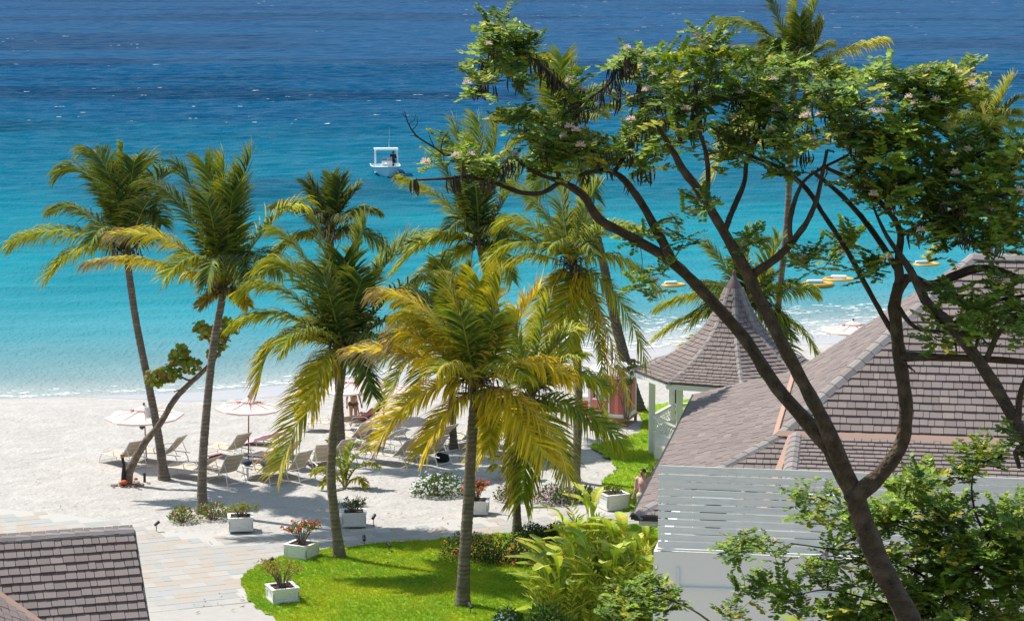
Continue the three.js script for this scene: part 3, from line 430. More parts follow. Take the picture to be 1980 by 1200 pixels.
// ---------------------------------------------------------------- coconut palms
const palmLeaf = leafMat({ transmission: 0.4 }), barkBump = tex(256, (u, v) => 0.6 * tfbm(u * 10, v * 40, 10, 3) + 0.4 * tfbm(u * 30, v * 30, 30, 2)), palmBark = std(col(1, 1, 1), 0.95, { vertexColors: true, bumpMap: barkBump, bumpScale: 0.012 });
const dryMat = std(col(1, 1, 1), 0.95, { vertexColors: true });
const GREEN = [0.038, 0.092, 0.014], LIME = [0.28, 0.37, 0.014], YELLOW = [0.88, 0.63, 0.010], ORANGE = [0.52, 0.25, 0.025], BROWN = [0.17, 0.105, 0.045], STRAW = [0.46, 0.34, 0.16];
function frond(P0, C, P1, o = {}) { // arching rachis with two ranks of drooping leaflets
  const { tone = 0.3, L = 0.85, n = 74, sag = 0.55, dryTip = 0, dead = 0 } = o, lv = new Leaves();
  const mid = P1.clone().add(V(0, -0.0, 0)), cv = new THREE.CubicBezierCurve3(P0, P0.clone().lerp(C, 0.62), C.clone().lerp(P1, 0.30), mid);
  const hv = P1.clone().sub(P0).setY(0); if (hv.length() < 0.4) { const a = rr(0, 6.28); hv.set(Math.cos(a), 0, Math.sin(a)); } hv.normalize();
  const S = V(-hv.z, 0, hv.x), roll = rr(-0.35, 0.35);
  const base = dead ? mixc(BROWN, STRAW, rr(0, 0.6)) : tone < 0.5 ? mixc(GREEN, LIME, tone * 2) : mixc(LIME, YELLOW, (tone - 0.5) * 2);
  const stalk = dead ? BROWN : mixc(mixc(LIME, YELLOW, tone), STRAW, 0.25);
  // rachis: three-sided
  const R = 14; let prev = null;
  for (let i = 0; i <= R; i++) {
    const t = i / R, p = cv.getPoint(t), T = cv.getTangent(t), N = S.clone().cross(T).normalize(), w = lerp(0.055, 0.006, Math.pow(t, 0.7));
    const ring = [p.clone().addScaledVector(N, w * 0.8), p.clone().addScaledVector(S, w).addScaledVector(N, -w * 0.4), p.clone().addScaledVector(S, -w).addScaledVector(N, -w * 0.4)];
    if (prev) for (let k = 0; k < 3; k++) { const q = (k + 1) % 3; lv.tri(prev[k], prev[q], ring[q], stalk); lv.tri(prev[k], ring[q], ring[k], stalk); }
    prev = ring;
  }
  for (let i = 0; i < n; i++) for (const sd of [-1, 1]) {
    const t = clamp(0.13 + 0.87 * (i + rr(-0.3, 0.3)) / (n - 1), 0.1, 1), p = cv.getPoint(t), T = cv.getTangent(t), N = S.clone().cross(T).normalize(); if (N.y < 0 && Math.abs(T.y) < 0.9) N.negate();
    if (dead && rnd() < 0.3) continue;
    const len = L * (0.35 + 0.65 * Math.pow(Math.sin(Math.PI * clamp(0.1 + 0.72 * t)), 0.8)) * rr(0.85, 1.12);
    const sdir = S.clone().multiplyScalar(sd * Math.cos(roll)).addScaledVector(N, Math.sin(roll) * sd);
    const d = sdir.multiplyScalar(0.85 - 0.35 * t).addScaledVector(T, 0.32 + 0.45 * t + rr(-0.12, 0.12)).addScaledVector(N, rr(0.0, 0.3)).add(V(rr(-0.1, 0.1) - 0.09, rr(-0.08, 0.08), rr(-0.08, 0.08))).normalize();
    const k0 = clamp(tone + rr(-0.22, 0.22)), jit = rr(0.65, 1.35); let c = dead ? mixc(base, BROWN, rr(0, 0.7)) : mixc(mixc(base, GREEN, 0.35), k0 < 0.5 ? mixc(GREEN, LIME, k0 * 2) : mixc(LIME, YELLOW, k0 * 2 - 1), 0.8); c = c.map(x => x * jit);
    const tipc = dryTip && t > 1 - dryTip ? mixc(mixc(c, STRAW, 0.8), BROWN, rr(0, 0.5)) : mixc(c, tone > 0.6 && rnd() < 0.4 ? ORANGE : YELLOW, 0.08 + 0.55 * rnd() * tone);
    const w = 0.028 * rr(0.9, 1.2); let q = p.clone(), dir = d.clone(), W = T.clone().addScaledVector(dir, -T.dot(dir)).normalize();
    const segs = 4, g = sag * lerp(3.0, 1.0, smooth(0.25, 0.85, Math.abs(T.y))) * rr(0.7, 1.25); let a = q.clone().addScaledVector(W, w * 0.7), b = q.clone().addScaledVector(W, -w * 0.7);
    for (let s = 0; s < segs; s++) {
      q.addScaledVector(dir, len / segs); dir.add(V(-0.05, -g * (0.25 + 0.25 * s), 0)).normalize(); W = T.clone().addScaledVector(dir, -T.dot(dir)).normalize();
      const ww = [1, 1, 0.65, 0][s] * w, cc = s > 1 ? tipc : c;
      if (s === segs - 1) lv.tri(a, b, q, cc); else { const a2 = q.clone().addScaledVector(W, ww), b2 = q.clone().addScaledVector(W, -ww); lv.tri(a, b, b2, cc); lv.tri(a, b2, a2, cc); a = a2; b = b2; }
    }
  }
  return lv.geo();
}
function palmTrunk(pts, r0, r1, tint = 1) {
  const cv = new THREE.CatmullRomCurve3(pts, false, 'centripetal'), L = cv.getLength(), S = Math.min(150, Math.round(L / 0.065)), n = 12, pos = [], idx = [], c = [], uv = [], P = cv.getSpacedPoints(S);
  for (let i = 0; i <= S; i++) {
    const t = i / S, ring = 1 + (i % 2 ? 0.045 : -0.03) * rr(0.6, 1.3), R = (lerp(r0, r1, Math.pow(t, 0.55)) + 0.10 * Math.exp(-t * L * 2.2)) * ring, band = (i % 2 ? 1 : 0.62) * rr(0.8, 1.2) * tint;
    for (let j = 0; j <= n; j++) { const a = (j % n) / n * 6.2832, k = R * (1 + 0.08 * (hash(i * 3 + (pts[0].x * 50 | 0), j % n) - 0.5)); pos.push(P[i].x + Math.cos(a) * k, P[i].y + (hash(j % n, i) - 0.5) * 0.02, P[i].z + Math.sin(a) * k); const h = band * lerp(0.75, 1.2, hash(j % n, i * 7)); c.push(0.215 * h, 0.175 * h, 0.135 * h); uv.push(j / n, t * L); }
    if (i < S) for (let j = 0; j < n; j++) { const b = i * (n + 1) + j; idx.push(b, b + n + 1, b + 1, b + 1, b + n + 1, b + n + 2); }
  }
  const g = new THREE.BufferGeometry(); g.setAttribute('position', new THREE.Float32BufferAttribute(pos, 3)); g.setAttribute('color', new THREE.Float32BufferAttribute(c, 3)); g.setAttribute('uv', new THREE.Float32BufferAttribute(uv, 2)); g.setIndex(idx); g.computeVertexNormals(); return g;
}
const nutGeo = (() => { const g = new THREE.SphereGeometry(0.11, 10, 8).scale(1, 1.25, 1); return g; })(), nutMats = [std(col(0.16, 0.17, 0.03), 0.6), std(col(0.22, 0.14, 0.04), 0.7)];
// trunk: pixels from base to crown; fronds: [control x, y, tip x, y, metres towards the camera, tone, options]
function palm(label, seed, trunkPx, D, fronds, o = {}) {
  rnd = mulberry(seed);
  const base = D ? atD(...trunkPx[0], D) : onH(...trunkPx[0], 0); if (D) base.y = 0; const depth = -base.z;
  const pts = trunkPx.map(([x, y], i) => i ? atD(x, y, depth + (o.lean || 0) * i / trunkPx.length) : base.clone()); pts[0].y -= 0.15; if (o.foot) pts[0].copy(V(pts[0].x, -0.1, pts[0].z));
  const t = thing('coconut_palm', label, 'palm tree', V(base.x, 0, base.z), 'coconut palms along the beach'), crown = pts[pts.length - 1];
  wpart('trunk', palmTrunk(pts, o.r0 || 0.17, o.r1 || 0.125, o.tint || 1), palmBark, t);
  const cd = -crown.z, top = crown.clone().add(V(0, 0.18, 0)), sz = o.size || 1;
  for (const [cx, cy, tx, ty, dz = 0, tone = 0.3, fo = {}] of fronds) {
    const c = atD(cx, cy, cd - dz * 0.5), p = atD(tx, ty, cd - dz), reach = p.distanceTo(top);
    wpart('frond', frond(top.clone().add(V(rr(-0.08, 0.08), rr(-0.15, 0.1), rr(-0.08, 0.08))), c, p, { tone: clamp((tone < 0.36 ? tone * 0.5 : tone) + (o.gold || 0) + rr(-0.06, 0.06)), L: clamp(reach * 0.42, 0.6, 1.2) * sz, sag: 0.34, ...fo }), fo.dead ? dryMat : palmLeaf, t);
  }
  const auto = (n, elA, elB, len, tone, az) => { for (let k = 0; k < n; k++) { const a = az === undefined ? (k + rr(-0.3, 0.3)) / n * 6.283 + seed : az + rr(-0.6, 0.6), el = rr(elA, elB), l = len * rr(0.85, 1.1), d = V(Math.cos(a) * Math.cos(el), Math.sin(el), Math.sin(a) * Math.cos(el)); const c = top.clone().addScaledVector(d, l * 0.55), p = top.clone().addScaledVector(d, l * 0.92).add(V(-0.25, -l * 0.33 * Math.cos(el), 0)); wpart('frond', frond(top.clone(), c, p, { tone: clamp(tone + rr(-0.12, 0.12)), L: 0.9 * sz, sag: 0.34 }), palmLeaf, t); } };
  for (const [n, a0, a1, l, tn, az] of o.auto) if (az === undefined) auto(Math.ceil(n * 0.6), Math.max(a0, 0.55), a1, l, tn * 0.6, az); else auto(n - 1, a0, a1, l, tn * 0.8, az);
  // sheath, dead leaf bases and old flower stalks under the crown
  const sh = new Leaves();
  for (let k = 0; k < 70; k++) { const a = rr(0, 6.28), out = rr(0.15, 0.5) * (o.shag || 1) * 1.15, p = crown.clone().add(V(Math.cos(a) * 0.12, rr(-0.05, 0.35), Math.sin(a) * 0.12)), m = p.clone().add(V(Math.cos(a) * out, rr(-0.05, 0.3), Math.sin(a) * out)), q = m.clone().add(V(Math.cos(a) * out * 0.3, -rr(0.15, 0.65) * (o.shag || 1), Math.sin(a) * out * 0.3)), s = V(-Math.sin(a), 0.1, Math.cos(a)).multiplyScalar(rr(0.02, 0.05)), c = mixc([0.06, 0.045, 0.035], STRAW, rnd() * rnd() * 0.6); sh.tri(p.clone().add(s), p.clone().sub(s), m.clone().add(s), c); sh.tri(m.clone().add(s), m.clone().sub(s), p.clone().sub(s), c); sh.tri(m.clone().add(s), m.clone().sub(s), q, c); }
  wpart('dry_sheath', sh.geo(), dryMat, t);
  for (let k = 0; k < (o.nuts || 0); k++) { const a = rr(0, 6.28), m = part('coconut', nutGeo, pick(nutMats), t); m.position.copy(crown).sub(t.position).add(V(Math.cos(a) * rr(0.2, 0.32), rr(-0.28, 0.05), Math.sin(a) * rr(0.2, 0.32))); }
  return t;
}
const D9 = { dead: 1 }, dt = { dryTip: 0.35 };
const p1 = palm('slim leaning palm with a grey metal band round its trunk', 101, [[318, 926], [305, 840], [284, 730], [262, 620], [249, 530], [243, 488]], 0, [[110, 418, 30, 467, 0.6, 0.5], [150, 455, 98, 528, 1.5, 0.45], [155, 385, 116, 402, -0.5, 0.35], [185, 300, 124, 330, 0.3, 0.3], [205, 290, 180, 296, -1, 0.3], [238, 380, 234, 276, 0, 0.4, { L: 0.3 }], [262, 320, 278, 318, -0.8, 0.25], [290, 350, 323, 333, 0.5, 0.3], [285, 370, 312, 432, 1.2, 0.25], [205, 400, 175, 470, 2.2, 0.3], [225, 360, 205, 330, 1.4, 0.15], [250, 360, 258, 315, 1.6, 0.15], [270, 400, 295, 380, 1.9, 0.2]], { shag: 1.2, nuts: 5, auto: [[5, 0.35, 1.2, 2.8, 0.25, -1.57]] });
{ const a = atD(288, 786, 84.52), b = atD(291, 806, 84.52); wpart('metal_band', cyl(a, b, 0.185, 0.19, 16), std(col(0.55, 0.58, 0.6), 0.35, { metalness: 0.7 }), p1); }
palm('ringed palm rising from a flower bed, long orange-tipped fronds', 102, [[390, 990], [391, 900], [402, 760], [415, 650], [427, 590], [431, 565]], 0, [[290, 482, 184, 506, 1, 0.72, { dryTip: 0.3 }], [330, 430, 224, 452, 0.4, 0.75, { dryTip: 0.3 }], [370, 370, 288, 352, -0.5, 0.35], [395, 380, 345, 322, 0.4, 0.3], [415, 350, 398, 322, -0.4, 0.4], [430, 380, 433, 318, 0, 0.45], [450, 390, 484, 304, 0.2, 0.3], [462, 400, 472, 345, 0.6, 0.3], [530, 400, 577, 398, 0.3, 0.5], [500, 500, 640, 522, 0.5, 0.6], [480, 450, 540, 520, 1.6, 0.3], [390, 450, 325, 530, 1.8, 0.45], [420, 450, 400, 545, 2.2, 0.3], [450, 440, 480, 540, 2, 0.25], [440, 430, 450, 370, 1.3, 0.15], [415, 430, 400, 390, 1.3, 0.18], [400, 570, 388, 590, 0.6, 0.9, { dryTip: 0.6, L: 0.5 }], [465, 565, 478, 590, 0.6, 0.85, { L: 0.5 }]], { shag: 1.2, nuts: 3, auto: [[5, 0.35, 1.2, 2.8, 0.25, -1.57]] });
palm('curved palm at the lawn edge with a long frond drooping to the sand', 103, [[659, 1081], [648, 1010], [640, 920], [645, 830], [657, 750], [664, 690]], 0, [[560, 570, 466, 622, 0.5, 0.5], [515, 600, 502, 742, 1, 0.7, { dryTip: 0.2 }], [615, 690, 540, 905, 1.6, 0.7], [550, 520, 480, 560, 0.2, 0.4], [570, 460, 512, 520, -0.5, 0.45], [600, 480, 545, 455, 0.4, 0.4], [640, 500, 618, 448, 0.2, 0.35], [680, 510, 706, 438, 0, 0.35], [720, 510, 795, 465, 0.3, 0.35], [760, 540, 850, 532, 0.4, 0.3], [750, 590, 815, 620, 0.8, 0.2], [720, 620, 775, 670, 1.3, 0.25], [620, 660, 600, 790, 2, 0.75], [590, 600, 550, 670, 1.8, 0.5], [640, 580, 625, 530, 1.4, 0.18], [680, 580, 700, 540, 1.4, 0.15], [670, 560, 665, 500, 1, 0.2], [690, 660, 720, 760, 1.6, 0.3]], { nuts: 3, shag: 0.8, auto: [[5, 0.35, 1.2, 2.8, 0.25, -1.57]] });
palm('yellow palm standing on the lawn, crown of dry stalks', 104, [[894, 1174], [898, 1080], [905, 980], [910, 880], [916, 800], [921, 755]], 0, [[800, 660, 690, 678, 0.4, 0.8, { dryTip: 0.55 }], [800, 720, 733, 855, 1, 0.85, { dryTip: 0.2 }], [800, 610, 768, 655, 0.3, 0.7, { dryTip: 0.3 }], [830, 560, 742, 568, 0.3, 0.75, { dryTip: 0.15 }], [850, 610, 790, 610, -0.4, 0.6], [885, 600, 872, 556, 0.3, 0.5], [925, 600, 928, 546, -0.3, 0.65], [950, 620, 968, 548, 0, 0.45], [985, 640, 1038, 568, 0.4, 0.85, { dryTip: 0.2 }], [1030, 670, 1092, 725, 0.6, 0.9], [1050, 750, 1102, 925, 1.2, 0.8, { dryTip: 0.15 }], [960, 800, 945, 865, 1, 0.7, { L: 0.6 }], [860, 780, 820, 870, 1.4, 0.75], [980, 690, 1010, 720, 1.8, 0.5], [870, 670, 845, 720, 1.9, 0.55], [900, 640, 890, 610, 1.5, 0.3], [940, 640, 955, 615, 1.4, 0.25], [1000, 780, 1050, 880, 1.8, 0.8]], { gold: 0.08, r0: 0.19, r1: 0.15, shag: 1.5, nuts: 2, tint: 0.85, auto: [[5, 0.35, 1.2, 2.8, 0.25, -1.57]] });
palm('thin-stemmed palm hung with withered fronds, before the red kiosk', 105, [[1000, 1028], [1000, 960], [1004, 880], [1014, 810], [1026, 775]], 0, [[1085, 685, 1168, 745, 0.6, 0.5], [1125, 775, 1196, 848, 0.8, 0.4], [1060, 660, 1110, 640, 0, 0.5], [1040, 650, 1062, 590, 0, 0.45], [1005, 660, 990, 615, 0, 0.4], [1000, 800, 998, 955, 0.4, 0.4, { dead: 1 }], [1020, 830, 1012, 965, 0.7, 0.42, { sag: 0.9 }], [975, 780, 925, 880, 0.6, 0.75], [1065, 800, 1095, 915, 0.9, 0.6], [1050, 700, 1110, 690, 1.2, 0.4], [1010, 700, 960, 690, 1, 0.5]], { r0: 0.12, r1: 0.1, shag: 0.9, tint: 0.6, auto: [[5, 0.35, 1.2, 2.8, 0.25, -1.57]] });
palm('tall palm with brown fronds hanging over the red kiosk', 106, [[1110, 932], [1116, 860], [1119, 760], [1114, 640], [1108, 520]], 0, [[1000, 460, 940, 555, 0.6, 0.55], [1010, 430, 952, 500, 0.2, 0.5], [1030, 410, 980, 430, -0.4, 0.45], [1050, 380, 1000, 366, 0.3, 0.4], [1080, 400, 1088, 352, 0, 0.4], [1120, 400, 1155, 365, 0, 0.4], [1180, 460, 1262, 548, 0.4, 0.5], [1205, 540, 1248, 694, 0.6, 0.55], [1170, 560, 1168, 835, 1, 0.5, { L: 0.5 }], [1150, 540, 1215, 770, 0.4, 0.85, { dryTip: 0.3 }], [1080, 560, 1068, 695, 0.7, 0.75], [1060, 530, 1025, 665, 0.5, 0.7], [1150, 420, 1222, 440, -0.5, 0.4], [1130, 560, 1185, 730, 0.2, 0.9, { dryTip: 0.5 }], [1090, 440, 1060, 480, 1.6, 0.4], [1125, 440, 1150, 490, 1.6, 0.35], [1105, 570, 1100, 680, 1.2, 0.6]], { nuts: 2, auto: [[5, 0.35, 1.2, 2.8, 0.25, -1.57]] });
palm('palm with pale crown shaft rising behind the yellow palm', 107, [[985, 846], [978, 720], [962, 610], [940, 530], [927, 478]], 0, [[840, 420, 742, 500, 0.6, 0.5], [835, 425, 770, 520, 1.2, 0.5], [870, 380, 788, 348, 0.2, 0.55], [900, 330, 880, 246, 0, 0.4], [925, 320, 926, 236, 0, 0.5], [950, 330, 962, 256, 0, 0.4], [985, 370, 1014, 325, 0, 0.3], [985, 430, 1026, 470, 0.6, 0.3], [880, 480, 798, 552, 0.8, 0.6], [880, 380, 850, 300, 0, 0.35], [900, 400, 870, 440, 1.6, 0.2], [950, 400, 975, 470, 1.6, 0.2], [925, 380, 915, 330, 1, 0.15], [960, 460, 990, 540, 1, 0.4]], { nuts: 3, shag: 1.1, tint: 1.15, auto: [[5, 0.35, 1.2, 2.8, 0.25, -1.57]] });
palm('small dark palm beside the sunbeds, behind the yellow palm', 108, [[878, 870], [874, 780], [869, 690], [867, 630]], 0, [[800, 610, 745, 690, 0.4, 0.35], [790, 660, 745, 780, 0.8, 0.5], [830, 580, 790, 560, 0, 0.3], [860, 560, 850, 510, 0, 0.3], [890, 560, 910, 520, 0, 0.3], [930, 600, 980, 620, 0, 0.3], [820, 680, 800, 790, 1, 0.6]], { r0: 0.13, r1: 0.11, tint: 0.6, auto: [[6, 0.3, 1.2, 2.3, 0.25]] });
palm('dark green palm directly behind the curved lawn palm', 109, [[660, 880], [656, 780], [648, 640], [642, 520], [638, 455]], 0, [[590, 380, 540, 395, 0, 0.25], [560, 430, 516, 530, 0.4, 0.4], [610, 390, 603, 350, 0, 0.25], [640, 390, 640, 345, 0, 0.2], [668, 390, 692, 365, 0, 0.2], [695, 400, 725, 408, 0, 0.25], [700, 430, 748, 480, 0.4, 0.35], [580, 440, 545, 480, 0.8, 0.3], [620, 400, 610, 420, 1.6, 0.12], [660, 400, 675, 420, 1.6, 0.12]], { tint: 0.6, nuts: 4, auto: [[6, 0.6, 1.3, 2.4, 0.15]] });
palm('thick-footed leaning palm beside the red kiosk', 110, [[1238, 796], [1215, 720], [1190, 620], [1160, 480], [1125, 350], [1095, 262]], 0, [[1040, 205, 972, 222, 0.2, 0.5], [1030, 230, 985, 290, 0.6, 0.4], [1070, 190, 1088, 112, 0, 0.4], [1085, 200, 1105, 125, 0, 0.4], [1110, 200, 1160, 170, 0, 0.35], [1140, 240, 1190, 300, 0.4, 0.35], [1060, 290, 1040, 390, 0.8, 0.4], [1120, 290, 1150, 380, 0.8, 0.3]], { r0: 0.30, r1: 0.14, tint: 0.55, auto: [[12, 0.3, 1.2, 2.8, 0.3]] });
palm('very tall palm behind the gazebo, windswept crown', 111, [[1488, 748], [1498, 660], [1508, 560], [1522, 430], [1530, 280], [1537, 150]], 100, [[1480, 40, 1408, 38, 0.3, 0.4], [1470, 90, 1418, 100, 0.6, 0.4], [1505, 10, 1482, -10, 0, 0.35], [1540, 0, 1545, -40, 0, 0.45], [1575, 20, 1588, -15, 0, 0.4], [1615, 100, 1702, 78, 0.4, 0.6], [1590, 80, 1592, 48, 0, 0.4], [1430, 210, 1374, 348, 0.4, 0.75], [1590, 170, 1625, 260, 0.4, 0.5], [1510, 70, 1490, 110, 1.5, 0.2], [1550, 60, 1560, 110, 1.5, 0.15], [1480, 170, 1440, 260, 0.8, 0.5]], { tint: 1, foot: 1, shag: 1.2, auto: [[16, 0.6, 1.3, 3.0, 0.25], [7, 0.1, 0.7, 3.0, 0.35, 3.6], [4, 0.1, 0.6, 3.0, 0.35, 0.4]] });
palm('short palm spreading behind the gazebo roof', 112, [[1462, 790], [1456, 700], [1450, 600]], 98, [[1360, 550, 1285, 590, 0.3, 0.5], [1350, 585, 1282, 645, 0.5, 0.5], [1345, 640, 1290, 712, 0.6, 0.65], [1440, 500, 1450, 452, 0, 0.5], [1485, 520, 1508, 468, 0, 0.45], [1530, 545, 1568, 560, 0, 0.4], [1550, 600, 1588, 700, 0.3, 0.45], [1520, 640, 1562, 735, 0.5, 0.4], [1400, 510, 1375, 480, 0, 0.4], [1400, 560, 1340, 620, 0.8, 0.35], [1500, 580, 1530, 650, 0.8, 0.3]], { foot: 1, auto: [[13, 0.2, 1.2, 2.6, 0.3]] });
palm('palm crown showing above the big shade tree, beyond the house', 113, [[1925, 760], [1916, 500], [1908, 262]], 104, [[1885, 200, 1858, 162, 0, 0.4], [1903, 200, 1904, 160, 0, 0.5], [1930, 200, 1957, 156, 0, 0.5], [1950, 230, 1990, 240, 0, 0.4], [1870, 215, 1825, 218, 0, 0.35], [1960, 260, 2000, 300, 0.3, 0.4], [1880, 260, 1850, 310, 0.3, 0.3]], { foot: 1, auto: [[14, 0.2, 1.2, 2.4, 0.3]] });
// young palms in the sand
function youngPalm(label, seed, x, y, tips) { rnd = mulberry(seed); const b = onH(x, y), t = thing('young_palm', label, 'young palm', b, 'young palms in the sand'); for (const [cx, cy, tx, ty, dz, tone] of tips) wpart('frond', frond(b.clone().add(V(rr(-0.04, 0.04), 0, rr(-0.04, 0.04))), atD(cx, cy, -b.z - dz * 0.5), atD(tx, ty, -b.z - dz), { tone, L: 0.42, n: 30, sag: 0.4 }), palmLeaf, t); wpart('trunk', limb([b.clone().add(V(0, -0.05, 0)), b.clone().add(V(0.01, 0.12, 0)), b.clone().add(V(0.02, 0.3, 0))], [0.07, 0.06, 0.03], 7, 3), palmBark, t); }
youngPalm('young palm seedling with bright leaves beside the curved lawn palm', 120, 666, 942, [[668, 880, 715, 868, 0.2, 0.45], [690, 880, 728, 900, 0.3, 0.5], [640, 890, 608, 912, 0.3, 0.55], [655, 870, 640, 855, 0, 0.4], [690, 910, 706, 938, 0.4, 0.7], [645, 905, 625, 935, 0.5, 0.65], [672, 870, 682, 860, -0.3, 0.4]]);
youngPalm('young palm seedling behind the thin-stemmed palm', 121, 985, 925, [[985, 880, 955, 885, 0.2, 0.5], [975, 870, 955, 870, 0, 0.45], [990, 860, 985, 845, 0, 0.45], [1005, 870, 1025, 880, 0.2, 0.45], [970, 890, 952, 905, 0.4, 0.55]]);
// ---------------------------------------------------------------- the big shade tree and other plants
const treeLeaf = leafMat({ transmission: 0.34, clearcoat: 0.35, clearcoatRoughness: 0.35 }), bark = std(col(0.135, 0.095, 0.068), 0.95, { map: tex(256, (u, v) => { const n = tfbm(u * 8, v * 8, 8, 4), p = smooth(0.58, 0.7, tfbm(u * 5 + 2, v * 5, 5, 3)), k = 0.25 + 1.1 * n; return [lerp(k, 0.95, p * 0.6), lerp(k * 0.95, 0.93, p * 0.6), lerp(k * 0.9, 0.88, p * 0.6)]; }), bumpMap: tex(256, (u, v) => tfbm(u * 14, v * 22, 2, 1) * 0 + tfbm(u * 16, v * 16, 16, 4)), bumpScale: 0.07 });
const twigMat = std(col(0.17, 0.13, 0.10), 0.95), podMat = std(col(0.05, 0.036, 0.024), 0.7), podMat2 = std(col(0.085, 0.055, 0.03), 0.7);
const LG = [0.050, 0.130, 0.006], LL = [0.32, 0.44, 0.014], LY = [0.56, 0.48, 0.02];
function leafTuft(seed, sprays, tone, size = 1) { // a tuft of feathery compound leaves, roughly 0.5 m across
  rnd = mulberry(seed); const L = new Leaves();
  for (let k = 0; k < sprays; k++) {
    const d = rdir(); d.y = Math.abs(d.y) * 0.95 - 0.2; d.normalize(); let p = V(0, 0, 0).addScaledVector(rdir(), 0.12); const s0 = d.clone().cross(UP).normalize(), yel = rnd() < 0.12 ? 0.85 : 0, shade = rr(0.75, 1.25);
    for (let i = 0; i < 7; i++) {
      p.addScaledVector(d, 0.052 * size); d.y -= 0.05; d.normalize();
      for (const sd of [-1, 1]) { const q = s0.clone().multiplyScalar(sd).addScaledVector(d, 0.55).add(V(rr(-0.2, 0.2), rr(-0.35, 0.1), rr(-0.2, 0.2))).normalize(), side = q.clone().cross(UP).add(V(rr(-0.4, 0.4), rr(-0.4, 0.4), rr(-0.4, 0.4))).normalize(); const c = mixc(mixc(LG, LL, clamp(tone + rr(-0.3, 0.35))), LY, yel * rr(0.4, 1)).map(x => x * shade); L.oval(p, q, side, rr(0.095, 0.14) * size, rr(0.07, 0.095) * size, c); }
    }
  }
  return L.geo();
}
const tufts = [0, 1, 2, 3, 4, 5, 6, 7].map(k => leafTuft(500 + k, 9, [0.1, 0.4, 0.7, 0.25, 0.5, 0.9, 0.3, 0.6][k]));
const podBunch = [0, 1, 2].map(k => { rnd = mulberry(560 + k); const l = []; for (let i = 0; i < 3; i++) { const a = rr(0, 6.28), r = rr(0.02, 0.11), p = V(Math.cos(a) * r, rr(-0.02, 0.05), Math.sin(a) * r), h = rr(0.14, 0.24); l.push(limb([p, p.clone().add(V(Math.cos(a) * 0.02, -h * 0.5, Math.sin(a) * 0.02)), p.clone().add(V(-0.03 + rr(-0.03, 0.03), -h, rr(-0.03, 0.03)))], [0.009, 0.015, 0.006], 5, 2).scale(1, 1, 1)); } return merge(l); });
const puff = (() => { rnd = mulberry(570); const L = new Leaves(); for (let i = 0; i < 70; i++) { const d = rdir(); d.y = Math.abs(d.y) * 1.1 - 0.15; d.normalize(); const s = d.clone().cross(rdir()).normalize().multiplyScalar(0.010); const q = d.clone().multiplyScalar(rr(0.055, 0.085)); L.tri(s.clone(), s.clone().negate(), q, [0.92, 0.74, 0.66]); L.tri(q.clone().add(s), q.clone().sub(s), q.clone().multiplyScalar(0.6), [0.95, 0.8, 0.72]); } return L.geo(); })();
const puffMat = leafMat({ transmission: 0.25 });
